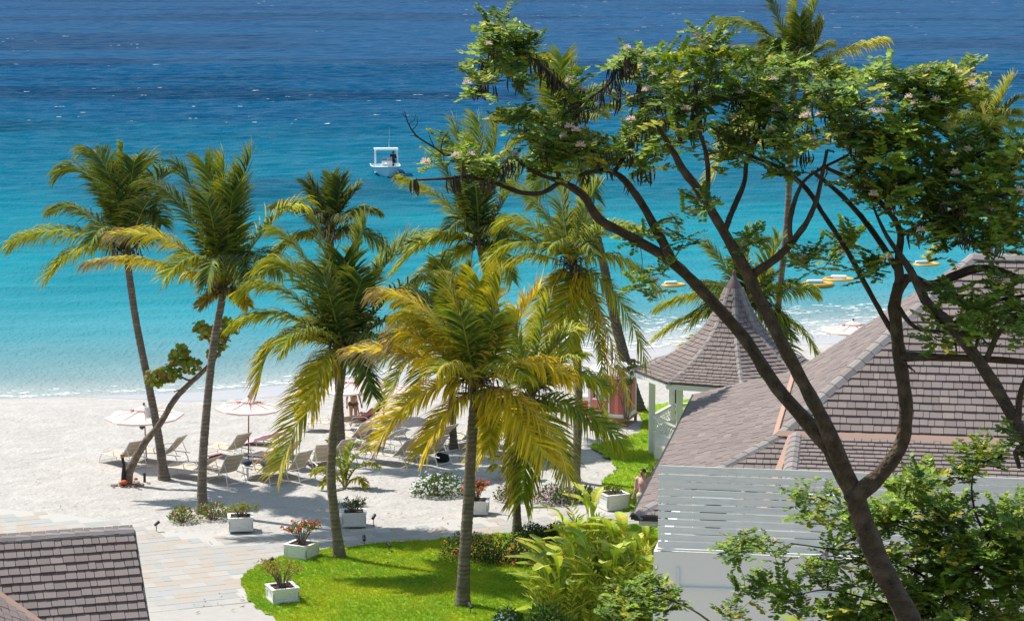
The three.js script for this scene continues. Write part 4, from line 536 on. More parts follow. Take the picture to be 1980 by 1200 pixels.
// limbs: pixel polylines [[x, y, depth, radius], ...]; tufts: [cx, cy, rx, ry, count, depth]
function shadeTree(name, label, seed, base, limbs, blobs, o = {}) {
  const t = thing(name, label, 'tree', base), nodes = [];
  limbs.forEach((l, i) => { const pts = l.map(([x, y, d]) => atD(x, y, d)); if (l[0][4] !== undefined || i === 0) { const f = pts[0].clone(); if (i === 0) { pts[0].copy(base).add(V(0, -0.2, 0)); pts.splice(1, 0, f); l = [[0, 0, 0, l[0][3] * 1.15], ...l]; } } wpart(i === 0 ? 'trunk' : 'branch', limb(pts, l.map(q => q[3] * (o.thin || 1)), i < 6 ? 12 : 8, 5, 0.17), bark, t); const cv = new THREE.CatmullRomCurve3(pts, false, 'centripetal'); for (let k = i === 0 ? 30 : 4; k <= 40; k++) nodes.push({ p: cv.getPoint(k / 40), r: lerp(l[0][3], l[l.length - 1][3], k / 40) }); });
  rnd = mulberry(seed);
  const spots = []; for (const [cx, cy, rx, ry, n, d] of blobs) for (let k = 0; k < n; k++) { const a = rr(0, 6.28), q = Math.sqrt(rnd()); spots.push(atD(cx + rx * q * Math.cos(a), cy + ry * q * Math.sin(a), d + rr(-0.9, 0.9))); }
  // each tuft hangs on a twig that grows from the nearest wood
  const twigs = []; let todo = spots.slice(), placed = [];
  while (todo.length) {
    let best = null; for (const s of todo) { let m = 1e9, w = null; for (const n of nodes) { const d = n.p.distanceToSquared(s); if (d < m) { m = d; w = n; } } s.w = w; s.d = m; if (!best || m < best.d) best = s; }
    const w = best.w, a = w.p, mid = a.clone().lerp(best, 0.5).add(V(rr(-0.1, 0.1), rr(-0.14, 0.06), rr(-0.1, 0.1))), r0 = Math.min(w.r * 0.7, 0.028), r1 = Math.max(0.006, r0 * 0.5);
    if (best.d > 0.002) twigs.push(limb([a.clone(), mid, best.clone()], [r0, (r0 + r1) / 2, r1], 5, 3, 0.15));
    nodes.push({ p: mid.clone(), r: (r0 + r1) / 2 }, { p: best.clone(), r: r1 }); placed.push(best); todo = todo.filter(s => s !== best);
    if (todo.length > 3) { const more = todo.filter(s => s.d < best.d * 1.5 + 0.05).slice(0, 3); void more; }
  }
  if (twigs.length) wpart('twigs', merge(twigs), twigMat, t).userData.kind = 'stuff';
  const extra = []; let shown = 0; placed.sort((a, b) => b.z - a.z);
  for (const p of placed) { if (rnd() < (o.bare || 0)) continue; const tg = pick(tufts), m = shown < 300 ? part('foliage', tg, treeLeaf, t) : new THREE.Mesh(tg); if (shown++ >= 300) extra.push(m); m.position.copy(p).sub(t.position); m.rotation.set(rr(-0.3, 0.3), rr(0, 6.28), rr(-0.3, 0.3)); m.scale.setScalar(rr(0.68, 1.12) * (o.leaf || 1)); }
  if (extra.length) part('foliage_mass', mergeGeometries(extra.map(m => { m.updateMatrix(); return m.geometry.clone().applyMatrix4(m.matrix); })), treeLeaf, t).userData.kind = 'stuff';
  for (let k = 0; k < (o.pods || 0); k++) { const PB = o.podBlobs || blobs; let [cx, cy, rx, ry, , d] = pick(PB); if (rx < 25 && rnd() < 0.7) [cx, cy, rx, ry, , d] = PB[3]; let p = atD(cx + rr(-rx, rx), cy + rr(-ry, ry), d + rr(-0.8, 0.8)); let m = 1e9, w; for (const n of nodes) { const q = n.p.distanceToSquared(p); if (q < m) { m = q; w = n; } } const b = part('seed_pods', pick(podBunch), pick([podMat, podMat, podMat2]), t); b.position.copy(w.p).add(V(rr(-0.06, 0.06), -0.01, rr(-0.06, 0.06))).sub(t.position); b.rotation.y = rr(0, 6.28); b.scale.setScalar(rr(0.8, 1.25)); b.userData.kind = 'stuff'; }
  for (let k = 0; k < (o.flowers || 0); k++) { const s = pick(placed), b = part('blossom', puff, puffMat, t); b.position.copy(s).sub(t.position).add(V(rr(-0.25, 0.25), rr(0.08, 0.2), rr(0, 0.25))); b.rotation.y = rr(0, 6.28); b.scale.setScalar(rr(0.8, 1.1)); }
  return t;
}
{
  const D = 38, b = atD(1790, 1400, D); b.y = (57 - D) * 0.28 - 0.3;
  const limbs = [
    [[1762, 1215, 38, 0.24], [1700, 1085, 38, 0.215], [1658, 975, 38, 0.20], [1652, 950, 38, 0.19]],
    [[1655, 958, 38, 0.19], [1605, 868, 38, 0.15], [1502, 748, 38.2, 0.125], [1440, 655, 38.4, 0.115], [1380, 585, 38.5, 0.11], [1297, 505, 38.6, 0.105], [1215, 455, 38.6, 0.09], [1160, 425, 38.5, 0.085], [1125, 375, 38.4, 0.075], [1083, 350, 38.4, 0.06], [1045, 338, 38.3, 0.04], [1010, 318, 38.3, 0.025], [980, 290, 38.3, 0.01]],
    [[1648, 945, 38, 0.16], [1592, 812, 37.6, 0.13], [1547, 728, 37.5, 0.12], [1492, 625, 37.4, 0.115], [1444, 525, 37.3, 0.11], [1386, 425, 37.2, 0.09], [1350, 365, 37, 0.08], [1322, 330, 37, 0.07], [1300, 290, 37, 0.05], [1270, 240, 37, 0.035]],
    [[1652, 962, 37.9, 0.18], [1700, 920, 37.8, 0.15], [1742, 862, 37.7, 0.135], [1752, 790, 37.6, 0.13], [1742, 700, 37.6, 0.125], [1734, 640, 37.6, 0.12], [1732, 580, 37.6, 0.115], [1752, 538, 37.5, 0.115], [1800, 552, 37.4, 0.09], [1850, 532, 37.3, 0.085], [1905, 518, 37.2, 0.075], [1990, 545, 37, 0.06]],
    [[1740, 545, 37.5, 0.09], [1738, 500, 37.4, 0.07], [1742, 450, 37.3, 0.06], [1720, 410, 37.2, 0.05], [1690, 380, 37.1, 0.05], [1640, 345, 37, 0.04], [1590, 320, 37, 0.03]],
    [[1745, 690, 37.5, 0.09], [1800, 690, 37.3, 0.07], [1880, 692, 37.2, 0.065], [1985, 700, 37, 0.06]],
    [[1298, 500, 38.5, 0.1], [1262, 430, 38.8, 0.085], [1222, 365, 39, 0.07], [1190, 335, 39, 0.055], [1150, 330, 39, 0.05], [1120, 340, 39, 0.035]],
    [[1455, 530, 37.4, 0.08], [1500, 500, 37.2, 0.07], [1532, 468, 37, 0.065], [1560, 430, 36.9, 0.05], [1578, 390, 36.8, 0.045], [1590, 340, 36.8, 0.035], [1600, 290, 36.8, 0.03]],
    [[1530, 470, 37, 0.05], [1528, 430, 36.9, 0.045], [1540, 380, 36.9, 0.04], [1560, 345, 36.9, 0.03], [1640, 300, 37, 0.025]],
    [[1742, 668, 37.65, 0.05], [1712, 618, 37.65, 0.05], [1680, 560, 37.7, 0.05], [1636, 480, 37.9, 0.045], [1590, 410, 38, 0.045], [1560, 365, 38, 0.045], [1510, 325, 38, 0.04], [1450, 300, 38, 0.035], [1400, 270, 38, 0.03]],
    [[1735, 520, 37.5, 0.06], [1690, 450, 37.8, 0.055], [1650, 400, 38, 0.05], [1620, 370, 38.2, 0.045], [1570, 330, 38.4, 0.035]],
    [[1400, 450, 37.3, 0.06], [1420, 400, 37.5, 0.05], [1440, 350, 37.6, 0.045], [1445, 310, 37.7, 0.04], [1470, 260, 37.8, 0.03], [1500, 210, 37.9, 0.02]],
    [[1362, 400, 37.2, 0.05], [1370, 350, 37.1, 0.045], [1366, 300, 37, 0.04], [1350, 240, 37, 0.03], [1345, 160, 37, 0.02]],
    [[1083, 352, 38.4, 0.045], [1050, 372, 38.3, 0.045], [1010, 372, 38.2, 0.045], [960, 355, 38.2, 0.04], [905, 342, 38.1, 0.035], [860, 345, 38, 0.025], [800, 348, 38, 0.015]],
    [[1083, 350, 38.4, 0.05], [1075, 300, 38.4, 0.045], [1110, 240, 38.4, 0.04], [1100, 180, 38.4, 0.04], [1060, 140, 38.4, 0.035], [1020, 100, 38.4, 0.03], [985, 70, 38.4, 0.022], [962, 48, 38.4, 0.014]],
    [[1110, 230, 38.4, 0.035], [1140, 190, 38.3, 0.03], [1180, 160, 38.3, 0.025], [1200, 115, 38.3, 0.015]],
    [[860, 300, 38.1, 0.02], [840, 285, 38.1, 0.018], [805, 262, 38.1, 0.016], [790, 240, 38.1, 0.012], [782, 215, 38.1, 0.008]],
    [[852, 292, 38.1, 0.014], [856, 270, 38.1, 0.01], [868, 252, 38.1, 0.006]], [[796, 252, 38.1, 0.011], [806, 240, 38.1, 0.009], [806, 226, 38.1, 0.005]], [[790, 240, 38.1, 0.01], [800, 232, 38.1, 0.008], [804, 220, 38.1, 0.004]], [[786, 228, 38.1, 0.008], [780, 222, 38.1, 0.006], [778, 214, 38.1, 0.004]], [[812, 268, 38.1, 0.009], [800, 262, 38.1, 0.007], [792, 262, 38.1, 0.004]], [[840, 285, 38.1, 0.01], [832, 268, 38.1, 0.008], [828, 255, 38.1, 0.005]], [[905, 342, 38.1, 0.03], [890, 300, 38.1, 0.02], [860, 300, 38.1, 0.02]],
    [[1190, 330, 39, 0.045], [1225, 270, 39, 0.04], [1240, 210, 39, 0.03], [1232, 140, 39, 0.02]],
    [[1640, 350, 37, 0.04], [1690, 300, 37, 0.04], [1740, 250, 37.1, 0.035], [1800, 215, 37.2, 0.03], [1850, 180, 37.3, 0.02]],
    [[1690, 380, 37.1, 0.04], [1760, 350, 37.2, 0.04], [1830, 330, 37.3, 0.035], [1900, 300, 37.4, 0.03], [1960, 280, 37.4, 0.02]],
    [[1740, 455, 37.3, 0.05], [1800, 430, 37.2, 0.045], [1870, 400, 37.2, 0.04], [1960, 370, 37.1, 0.03]],
    [[1880, 692, 37.2, 0.04], [1890, 660, 37.1, 0.03], [1895, 620, 37, 0.02]], [[1735, 590, 37.6, 0.05], [1770, 632, 37.3, 0.04], [1820, 640, 37.1, 0.035], [1850, 620, 37, 0.025]], [[1742, 690, 37.6, 0.03], [1752, 704, 37.3, 0.025], [1770, 718, 37.2, 0.012]], [[1836, 560, 37.3, 0.05], [1880, 590, 37.1, 0.04], [1930, 580, 37, 0.035], [1990, 570, 36.9, 0.03]],
  ];
  const blobs = [[955, 58, 30, 12, 3, 38.4], [975, 105, 55, 25, 7, 38.4], [935, 158, 18, 18, 2, 38.4], [1030, 110, 32, 20, 3, 38.4], [1000, 140, 40, 15, 3, 38.4], [1130, 180, 35, 25, 3, 38.4], [990, 245, 40, 20, 4, 38.3], [1080, 255, 70, 45, 9, 38.4], [1020, 295, 60, 28, 6, 38.4], [860, 315, 45, 22, 5, 38], [935, 325, 60, 22, 6, 38.2], [1125, 305, 70, 38, 9, 38.4], [1235, 115, 50, 25, 6, 38.6], [1260, 200, 60, 45, 9, 38.8], [1200, 275, 50, 30, 5, 39], [1330, 150, 55, 45, 9, 37.2], [1372, 88, 30, 18, 4, 37.2], [1385, 130, 40, 28, 5, 37.4], [1480, 140, 60, 28, 5, 37.8], [1300, 235, 75, 50, 11, 37.3], [1420, 205, 80, 50, 12, 37.7], [1520, 195, 70, 45, 10, 37.8], [1600, 180, 40, 35, 8, 37.2], [1560, 265, 70, 45, 11, 37], [1655, 220, 60, 38, 11, 37.1], [1740, 170, 60, 25, 9, 37.2], [1830, 170, 60, 30, 14, 37.3], [1800, 215, 60, 25, 8, 37.3], [1685, 275, 80, 45, 16, 37.1], [1780, 290, 80, 50, 18, 37.2], [1880, 310, 80, 50, 18, 37.3], [1950, 345, 50, 65, 14, 37.3], [1850, 390, 100, 50, 20, 37.2], [1755, 380, 80, 42, 14, 37.2], [1685, 350, 60, 40, 9, 37.1], [1900, 445, 80, 45, 16, 37.2], [1965, 440, 30, 50, 7, 37], [1480, 300, 60, 45, 7, 37.8], [1400, 285, 45, 35, 5, 37.6], [1250, 315, 55, 25, 4, 39], [1350, 385, 25, 18, 2, 37.2], [1300, 430, 30, 14, 2, 38.4], [1335, 470, 20, 10, 1, 38], [1250, 552, 22, 10, 2, 38.4], [1222, 462, 25, 10, 2, 38.5], [1275, 528, 10, 8, 1, 38.4], [1590, 512, 45, 13, 4, 37.6], [1680, 525, 32, 14, 3, 37.6], [1645, 472, 30, 12, 4, 37.8], [1880, 600, 60, 25, 6, 37], [1850, 640, 50, 20, 6, 37], [1935, 570, 40, 22, 4, 36.9], [1965, 625, 25, 30, 3, 37], [1830, 575, 25, 18, 2, 37.1], [1440, 470, 20, 20, 2, 37.4], [1820, 470, 40, 20, 4, 37.2]];
  const pods = [[910, 110, 20, 15, 0, 38.4], [920, 140, 18, 12, 0, 38.4], [1010, 160, 60, 12, 0, 38.4], [1080, 170, 70, 45, 0, 38.4], [1170, 110, 40, 15, 0, 38.3], [1230, 180, 60, 40, 0, 38.8], [1170, 230, 60, 40, 0, 39], [1100, 280, 90, 40, 0, 38.4], [930, 330, 60, 15, 0, 38.1], [775, 360, 12, 6, 0, 38], [1230, 300, 60, 40, 0, 39], [1330, 200, 80, 50, 0, 37.3], [1460, 210, 80, 60, 0, 37.8], [1540, 240, 90, 50, 0, 37], [1850, 440, 110, 50, 0, 37.2], [1800, 380, 120, 40, 0, 37.2], [1640, 240, 80, 50, 0, 37.1]];
  shadeTree('rain_tree', 'tall spreading shade tree with pods and pink blossoms before the house', 601, b, limbs, blobs, { thin: 0.88, bare: 0.06, pods: 295, podBlobs: pods, flowers: 110 });
}
{ // another tree leans in from outside the frame
  const D = 36, b = atD(2150, 1300, D); b.y = (57 - D) * 0.28 - 0.3;
  shadeTree('rain_tree', 'dark leaning limb of a second shade tree crossing the hip roof', 602, b, [[[2080, 1050, 36, 0.2], [2000, 880, 36, 0.12], [1945, 780, 36.1, 0.11], [1889, 690, 36.2, 0.10], [1840, 630, 36.4, 0.09], [1790, 580, 36.6, 0.075], [1760, 520, 36.8, 0.055], [1715, 455, 37, 0.035], [1690, 400, 37, 0.018], [1680, 350, 37, 0.01]], [[1968, 830, 36, 0.06], [1975, 760, 36, 0.05], [1990, 720, 36, 0.04]], [[1905, 700, 36.2, 0.05], [1935, 640, 36.2, 0.04], [1975, 600, 36.2, 0.03]], [[2000, 890, 36, 0.07], [1966, 870, 36, 0.05], [1972, 905, 36, 0.03]]], [[1965, 850, 20, 20, 3, 36], [1975, 640, 20, 25, 3, 36.2], [1900, 640, 20, 15, 2, 36.2]]);
}
{ // sapling of the same kind below it
  const D = 42, b = atD(1985, 1420, D); b.y = (57 - D) * 0.28 - 0.3;
  shadeTree('rain_tree_sapling', 'young bushy shade tree growing below the slatted screen', 603, b, [[[1965, 1220, 42.0, 0.05], [1950, 1120, 42.0, 0.04], [1925, 1060, 42.0, 0.03], [1890, 1000, 42.0, 0.025], [1880, 930, 42.0, 0.018], [1895, 885, 42.0, 0.01]], [[1960, 1110, 42.0, 0.04], [1900, 1060, 42.1, 0.035], [1830, 1000, 42.2, 0.025], [1790, 965, 42.2, 0.015]], [[1950, 1140, 42.0, 0.035], [1880, 1090, 42.0, 0.03], [1800, 1040, 42.1, 0.02], [1720, 1010, 42.2, 0.012]], [[1960, 1200, 42.0, 0.04], [1850, 1150, 41.8, 0.03], [1700, 1070, 41.7, 0.02], [1600, 1060, 41.6, 0.014], [1530, 1050, 41.6, 0.01]], [[1850, 1150, 41.8, 0.03], [1740, 1170, 41.6, 0.022], [1600, 1140, 41.5, 0.014], [1540, 1150, 41.5, 0.008]], [[1700, 1030, 42.0, 0.03], [1640, 985, 41.6, 0.02], [1580, 960, 41.4, 0.012]]],
    [[1898, 890, 28, 18, 6, 42.0], [1870, 925, 25, 14, 4, 42.0], [1780, 960, 60, 30, 10, 42.2], [1840, 1000, 55, 32, 10, 42.1], [1570, 968, 70, 22, 6, 41.3], [1640, 990, 30, 20, 3, 41.4], [1470, 1068, 55, 20, 6, 41.6], [1455, 1140, 28, 20, 4, 41.5], [1530, 1148, 18, 12, 2, 41.5], [1615, 1105, 55, 35, 9, 41.6], [1700, 1015, 60, 40, 14, 42.2], [1720, 1090, 70, 35, 14, 41.8], [1850, 1060, 90, 45, 24, 42.0], [1955, 1010, 45, 55, 14, 42.0], [1900, 1130, 90, 50, 30, 41.8], [1760, 1165, 90, 30, 18, 41.6], [1610, 1185, 90, 20, 7, 41.4], [1960, 1100, 40, 60, 14, 42.0], [1960, 1180, 40, 40, 9, 41.6], [1430, 1195, 40, 10, 2, 41.4], [1700, 1200, 90, 20, 9, 41.4], [1850, 1200, 90, 20, 12, 41.4]], { flowers: 14, leaf: 1.02 });
}
{ // low sprays before the block corner
  const D = 44, b = atD(1230, 1330, D); b.y = (57 - D) * 0.28 - 0.3;
  shadeTree('rain_tree_sapling', 'low green shoots of shade tree at the corner of the rendered block', 604, b, [[[1225, 1230, 44, 0.04], [1220, 1180, 44, 0.03], [1235, 1140, 44, 0.02], [1260, 1125, 44, 0.01]], [[1390, 1215, 43, 0.02], [1350, 1185, 43.2, 0.017], [1310, 1165, 43.5, 0.014], [1280, 1155, 43.8, 0.01]]], [[1268, 1138, 32, 18, 5, 44], [1232, 1152, 35, 22, 6, 44], [1250, 1190, 50, 14, 6, 43.8], [1195, 1190, 30, 14, 4, 44], [1290, 1165, 18, 12, 3, 43.8]], { leaf: 1.0 });
}
// sea-grape tree leaning over the sunbeds: round leathery leaves
const grapeLeaf = leafMat({ roughness: 0.85, transmission: 0.3 });
function roundLeaves(L, c, n, rx, ry, rz, size, tones) { for (let k = 0; k < n; k++) { const d = rdir(), p = c.clone().add(V(d.x * rx * rr(0.3, 1), d.y * ry * rr(0.3, 1), d.z * rz * rr(0.3, 1))), nrm = V(d.x * 0.6, 0.6 + rr(-0.3, 0.5), 0.5 + d.z * 0.4).add(rdir().multiplyScalar(0.5)).normalize(), a = nrm.clone().cross(rdir()).normalize(), b = nrm.clone().cross(a), r = size * rr(0.7, 1.15), tone = pick(tones).map(x => x * rr(0.8, 1.2)); const ring = []; for (let i = 0; i < 7; i++) { const q = i / 7 * 6.283; ring.push(p.clone().addScaledVector(a, Math.cos(q) * r).addScaledVector(b, Math.sin(q) * r * 0.9).addScaledVector(nrm, -0.15 * r)); } for (let i = 0; i < 7; i++) L.tri(p, ring[i], ring[(i + 1) % 7], tone); } }
const grapeTones = [[0.16, 0.24, 0.02], [0.26, 0.32, 0.03], [0.34, 0.34, 0.04], [0.46, 0.20, 0.04], [0.48, 0.30, 0.07], [0.20, 0.28, 0.02]];
{
  rnd = mulberry(640);
  const b = onH(243, 938), D = -b.z, t = thing('sea_grape_tree', 'leaning sea-grape tree with round reddish leaves by the sunbeds', 'tree', b);
  wpart('trunk', limb([b.clone().add(V(0, -0.2, 0)), atD(252, 905, D), atD(283, 850, D), atD(305, 825, D), atD(335, 775, D), atD(362, 745, D), atD(395, 715, D - 0.2), atD(430, 672, D - 0.4), atD(445, 640, D - 0.5)], [0.19, 0.155, 0.13, 0.115, 0.105, 0.1, 0.075, 0.05, 0.025], 10, 5, 0.14), std(col(0.24, 0.19, 0.145), 0.95, { map: bark.map, bumpMap: bark.bumpMap, bumpScale: 0.03 }), t);
  wpart('branch', limb([atD(388, 722, D - 0.2), atD(366, 735, D), atD(345, 725, D), atD(320, 710, D)], [0.05, 0.04, 0.03, 0.02], 6, 4), twigMat, t);
  wpart('branch', limb([atD(360, 748, D), atD(352, 752, D + 0.4), atD(335, 757, D + 0.8)], [0.05, 0.035, 0.015], 6, 4), twigMat, t);
  for (const [x, y, rx, ry, n, dz] of [[320, 722, 42, 20, 110, 0], [345, 690, 28, 26, 90, 0], [300, 735, 26, 14, 45, 0], [372, 705, 22, 18, 45, 0.2], [352, 672, 12, 10, 18, 0], [395, 640, 28, 18, 50, 0.4], [440, 630, 30, 22, 70, 0.5], [425, 660, 22, 22, 45, 0.4], [385, 627, 18, 8, 16, 0.4], [410, 685, 14, 14, 20, 0.3]]) { const L = new Leaves(), s = D / FPX; roundLeaves(L, atD(x, y, D - dz), Math.round(n * 1.5), rx * s, ry * s, 0.5, 0.10, grapeTones); wpart('foliage', L.geo(), grapeLeaf, t); }
  // coral rubble and fallen leaves round its foot
  const orange = std(col(0.5, 0.1, 0.03), 0.8), rock = std(col(0.33, 0.26, 0.2), 0.95);
  const rs = []; for (let k = 0; k < 34; k++) { const a = rr(0, 6.28), r = rr(0.15, 0.75), g = new THREE.DodecahedronGeometry(rr(0.04, 0.11), 0); g.scale(1, 0.7, 1).translate(b.x + Math.cos(a) * r + 0.15, 0.02, b.z + Math.sin(a) * r * 0.7); rs.push(g); }
  tag(single('coral_rubble', merge(rs), rock, 'scattered brown stones round the foot of the sea-grape tree', 'stones'), null, null, null, 'stuff');
  wpart('stump', limb([b.clone().add(V(-0.12, -0.1, 0.12)), atD(239, 905, D - 0.12), atD(236, 884, D - 0.14)], [0.09, 0.07, 0.05], 7, 3, 0.2), std(col(0.04, 0.03, 0.025), 1), t); wpart('red_bark', merge([[236, 880, 0.07], [240, 932, 0.11], [262, 926, 0.06], [232, 934, 0.06], [255, 938, 0.07]].map(([x, y, r]) => { const p = atD(x, y, D - 0.25); return new THREE.IcosahedronGeometry(r, 1).scale(1.3, 0.8, 1).translate(p.x, Math.max(p.y, 0.05), p.z); })), orange, t);
}
{ // sea-grape saplings by the kiosk
  for (const [x, y, cl, label, seed] of [[1212, 826, [[1225, 705, 18, 14, 16], [1205, 715, 16, 12, 16], [1208, 740, 16, 14, 18], [1185, 748, 12, 12, 12], [1230, 718, 12, 10, 10]], 'spindly sea-grape sapling at the kiosk corner', 645], [1168, 848, [[1140, 742, 12, 16, 14], [1146, 730, 8, 8, 6], [1147, 822, 8, 6, 6], [1182, 735, 8, 8, 6]], 'bare-stemmed sea-grape sapling before the kiosk', 646]]) {
    rnd = mulberry(seed); const b = onH(x, y), D = -b.z, t = thing('sea_grape_sapling', label, 'sapling', b), s = D / FPX; const st = [];
    for (const [cx, cy, rx, ry, n] of cl) { st.push(limb([b.clone().add(V(rr(-0.05, 0.05), -0.1, 0)), atD(lerp(x, cx, 0.15) + rr(-5, 5), lerp(y, cy, 0.4), D), atD(lerp(x, cx, 0.5), lerp(y, cy, 0.75), D), atD(cx, cy, D)], [0.035, 0.03, 0.022, 0.012], 5, 4)); const L = new Leaves(); roundLeaves(L, atD(cx, cy, D - 0.1), n, rx * s, ry * s, 0.25, 0.12, [[0.10, 0.15, 0.03], [0.13, 0.17, 0.04], [0.20, 0.20, 0.04], [0.22, 0.12, 0.05]]); wpart('foliage', L.geo(), grapeLeaf, t); }
    wpart('stem', merge(st), twigMat, t);
  }
}
// flowering shrubs
function shrub(name, label, cat, seed, c, [rx, ry, rz], n, size, tones, fl, o = {}) {
  rnd = mulberry(seed); const t = thing(name, label, cat, c, o.group), L = new Leaves(), st = [];
  for (let k = 0; k < n; k++) { const d = rdir(); d.y = Math.abs(d.y); const q = Math.pow(rnd(), 0.35) * (0.78 + 0.34 * fbm(d.x * 2.2 + seed, d.z * 2.2 + d.y * 2, 2)), p = c.clone().add(V(d.x * rx * q, 0.04 + d.y * ry * q, d.z * rz * q)), dir = d.clone().multiplyScalar(0.6).add(rdir().multiplyScalar(0.7)).add(V(0, 0.35, 0)).normalize(), side = dir.clone().cross(rdir()).normalize(); L.leaf(p, dir, side, size * rr(0.7, 1.3), size * 0.5 * rr(0.8, 1.2), mixc(...pick2(tones), rnd()).map(x => x * rr(0.75, 1.2))); }
  wpart('foliage', L.geo(), treeLeaf, t);
  for (let k = 0; k < (o.stems || 14); k++) { const d = rdir(); d.y = Math.abs(d.y) + 0.3; d.normalize(); st.push(limb([c.clone().add(V(d.x * 0.05, -0.05, d.z * 0.05)), c.clone().add(V(d.x * rx * 0.45, d.y * ry * 0.5, d.z * rz * 0.45)), c.clone().add(V(d.x * rx * 0.9, d.y * ry * 0.9, d.z * rz * 0.9))], [0.02, 0.014, 0.006], 4, 2)); }
  wpart('stems', merge(st), twigMat, t);
  if (fl) { const F = new Leaves(); for (let k = 0; k < fl.n; k++) { const d = rdir(); d.y = Math.abs(d.y) * 1.0; if (rnd() < 0.6) d.z = Math.abs(d.z); d.normalize(); const q = rr(0.94, 1.08) * (0.78 + 0.34 * fbm(d.x * 2.2 + seed, d.z * 2.2 + d.y * 2, 2)), p = c.clone().add(V(d.x * rx * q, 0.05 + d.y * ry * q, d.z * rz * q)), a0 = rr(0, 6.28), s = fl.size * rr(0.7, 1.25), cc = pick(fl.cols); const nrm = d.clone().add(V(0, 0.6, 0.4)).normalize(), a = nrm.clone().cross(rdir()).normalize(), b = nrm.clone().cross(a); for (let i = 0; i < 5; i++) { const q1 = a0 + i * 1.2566, q2 = q1 + 1.0; F.tri(p.clone().addScaledVector(nrm, s * 0.2), p.clone().addScaledVector(a, Math.cos(q1) * s).addScaledVector(b, Math.sin(q1) * s).addScaledVector(nrm, s * rr(0, 0.5)), p.clone().addScaledVector(a, Math.cos(q2) * s).addScaledVector(b, Math.sin(q2) * s).addScaledVector(nrm, s * rr(0, 0.5)), cc); } } wpart('blossoms', F.geo(), puffMat, t); }
  return t;
}
function pick2(a) { return [pick(a), pick(a)]; }
const shrubG = [[0.05, 0.11, 0.012], [0.09, 0.17, 0.016], [0.14, 0.22, 0.02], [0.19, 0.25, 0.03]], shrubY = [[0.12, 0.18, 0.02], [0.24, 0.27, 0.03], [0.36, 0.34, 0.04]];
const grp = 'flowering shrubs in the sand';
shrub('flower_bush', 'round bush covered in white flowers on the sand', 'bush', 701, onH(848, 957), [1.05, 0.75, 0.8], 1500, 0.11, shrubG, { n: 190, size: 0.04, cols: [[0.85, 0.87, 0.85], [0.8, 0.84, 0.8]] }, { group: grp });
shrub('flower_bush', 'pink-flowered bush at the foot of the thin-stemmed palm', 'bush', 702, onH(988, 968), [0.6, 0.55, 0.55], 600, 0.10, shrubG, { n: 70, size: 0.035, cols: [[0.6, 0.22, 0.5], [0.7, 0.35, 0.55]] }, { group: grp });
shrub('flower_bush', 'long pink-flowered bush below the tall kiosk palm', 'bush', 703, onH(1075, 972), [0.85, 0.6, 0.6], 1000, 0.10, shrubG, { n: 110, size: 0.035, cols: [[0.6, 0.22, 0.5], [0.7, 0.4, 0.6]] }, { group: grp });
shrub('flower_bush', 'greener flowering bush between pink bush and white planter', 'bush', 704, onH(1128, 970), [0.7, 0.55, 0.55], 800, 0.11, shrubG, { n: 40, size: 0.035, cols: [[0.7, 0.4, 0.6], [0.8, 0.8, 0.75]] }, { group: grp });
shrub('flower_bush', 'sparse yellowish bush at the edge of the gazebo lawn', 'bush', 705, onH(1178, 962), [0.6, 0.35, 0.45], 420, 0.10, shrubY, null, { group: grp });
shrub('flower_bush', 'low bush with pale leaves against the ringed palm', 'bush', 706, onH(352, 1008), [0.5, 0.5, 0.45], 330, 0.12, shrubY, { n: 14, size: 0.03, cols: [[0.7, 0.3, 0.5]] }, { group: grp });
shrub('flower_bush', 'loose bush growing behind the ringed palm', 'bush', 707, onH(412, 1003), [0.6, 0.6, 0.45], 360, 0.11, shrubY, { n: 18, size: 0.03, cols: [[0.7, 0.3, 0.5]] }, { group: grp });
shrub('flower_bush', 'glossy light green bush beside the man in pink', 'bush', 708, onH(1268, 990, 0).setY(0), [0.75, 1.75, 0.7], 1700, 0.14, [[0.12, 0.22, 0.02], [0.2, 0.3, 0.03], [0.3, 0.36, 0.06]], null);
for (const [x, y, rx, ry, label, sd] of [[905, 1092, 0.95, 0.85, 'dark bedding bush with red flowers at the lawn palm', 711], [970, 1100, 0.95, 0.9, 'dark bedding bush dotted with orange flowers', 712], [1030, 1104, 0.9, 0.85, 'dark bedding bush with red flowers beside the big-leaved plants', 713]])
  shrub('bedding_bush', label, 'bush', sd, onH(x, y - 10), [rx, ry, 0.75], 1500, 0.085, [[0.025, 0.055, 0.01], [0.045, 0.09, 0.014], [0.07, 0.11, 0.02]], { n: 70, size: 0.03, cols: sd === 712 ? [[0.75, 0.35, 0.03], [0.7, 0.2, 0.03]] : [[0.6, 0.08, 0.03], [0.7, 0.3, 0.03]] }, { group: 'bedding bushes on the lawn' });
for (const [x, y, label, sd] of [[1030, 1050, 'clipped dark green bush behind the thin-stemmed palm foot', 715], [1085, 1046, 'clipped dark green bush behind the big-leaved plants', 716], [1128, 1050, 'clipped dark green bush nearest the white wall planter', 717]])
  shrub('clipped_bush', label, 'bush', sd, onH(x, y), [0.7, 0.62, 0.6], 1200, 0.1, [[0.03, 0.07, 0.012], [0.06, 0.12, 0.02]], null, { group: 'clipped bushes along the path' });
shrub('plumbago_bush', 'dense green bush with pale blue flowers on the lawn', 'bush', 718, onH(985, 1230), [0.62, 0.75, 0.6], 1200, 0.11, shrubG, { n: 60, size: 0.035, cols: [[0.45, 0.58, 0.8], [0.55, 0.65, 0.82]] });
shrub('green_bush', 'leafy dark green bush below the big-leaved plants', 'bush', 719, onH(1060, 1262), [0.9, 1.35, 0.8], 2200, 0.14, [[0.04, 0.09, 0.012], [0.08, 0.16, 0.016], [0.14, 0.22, 0.02]], null);
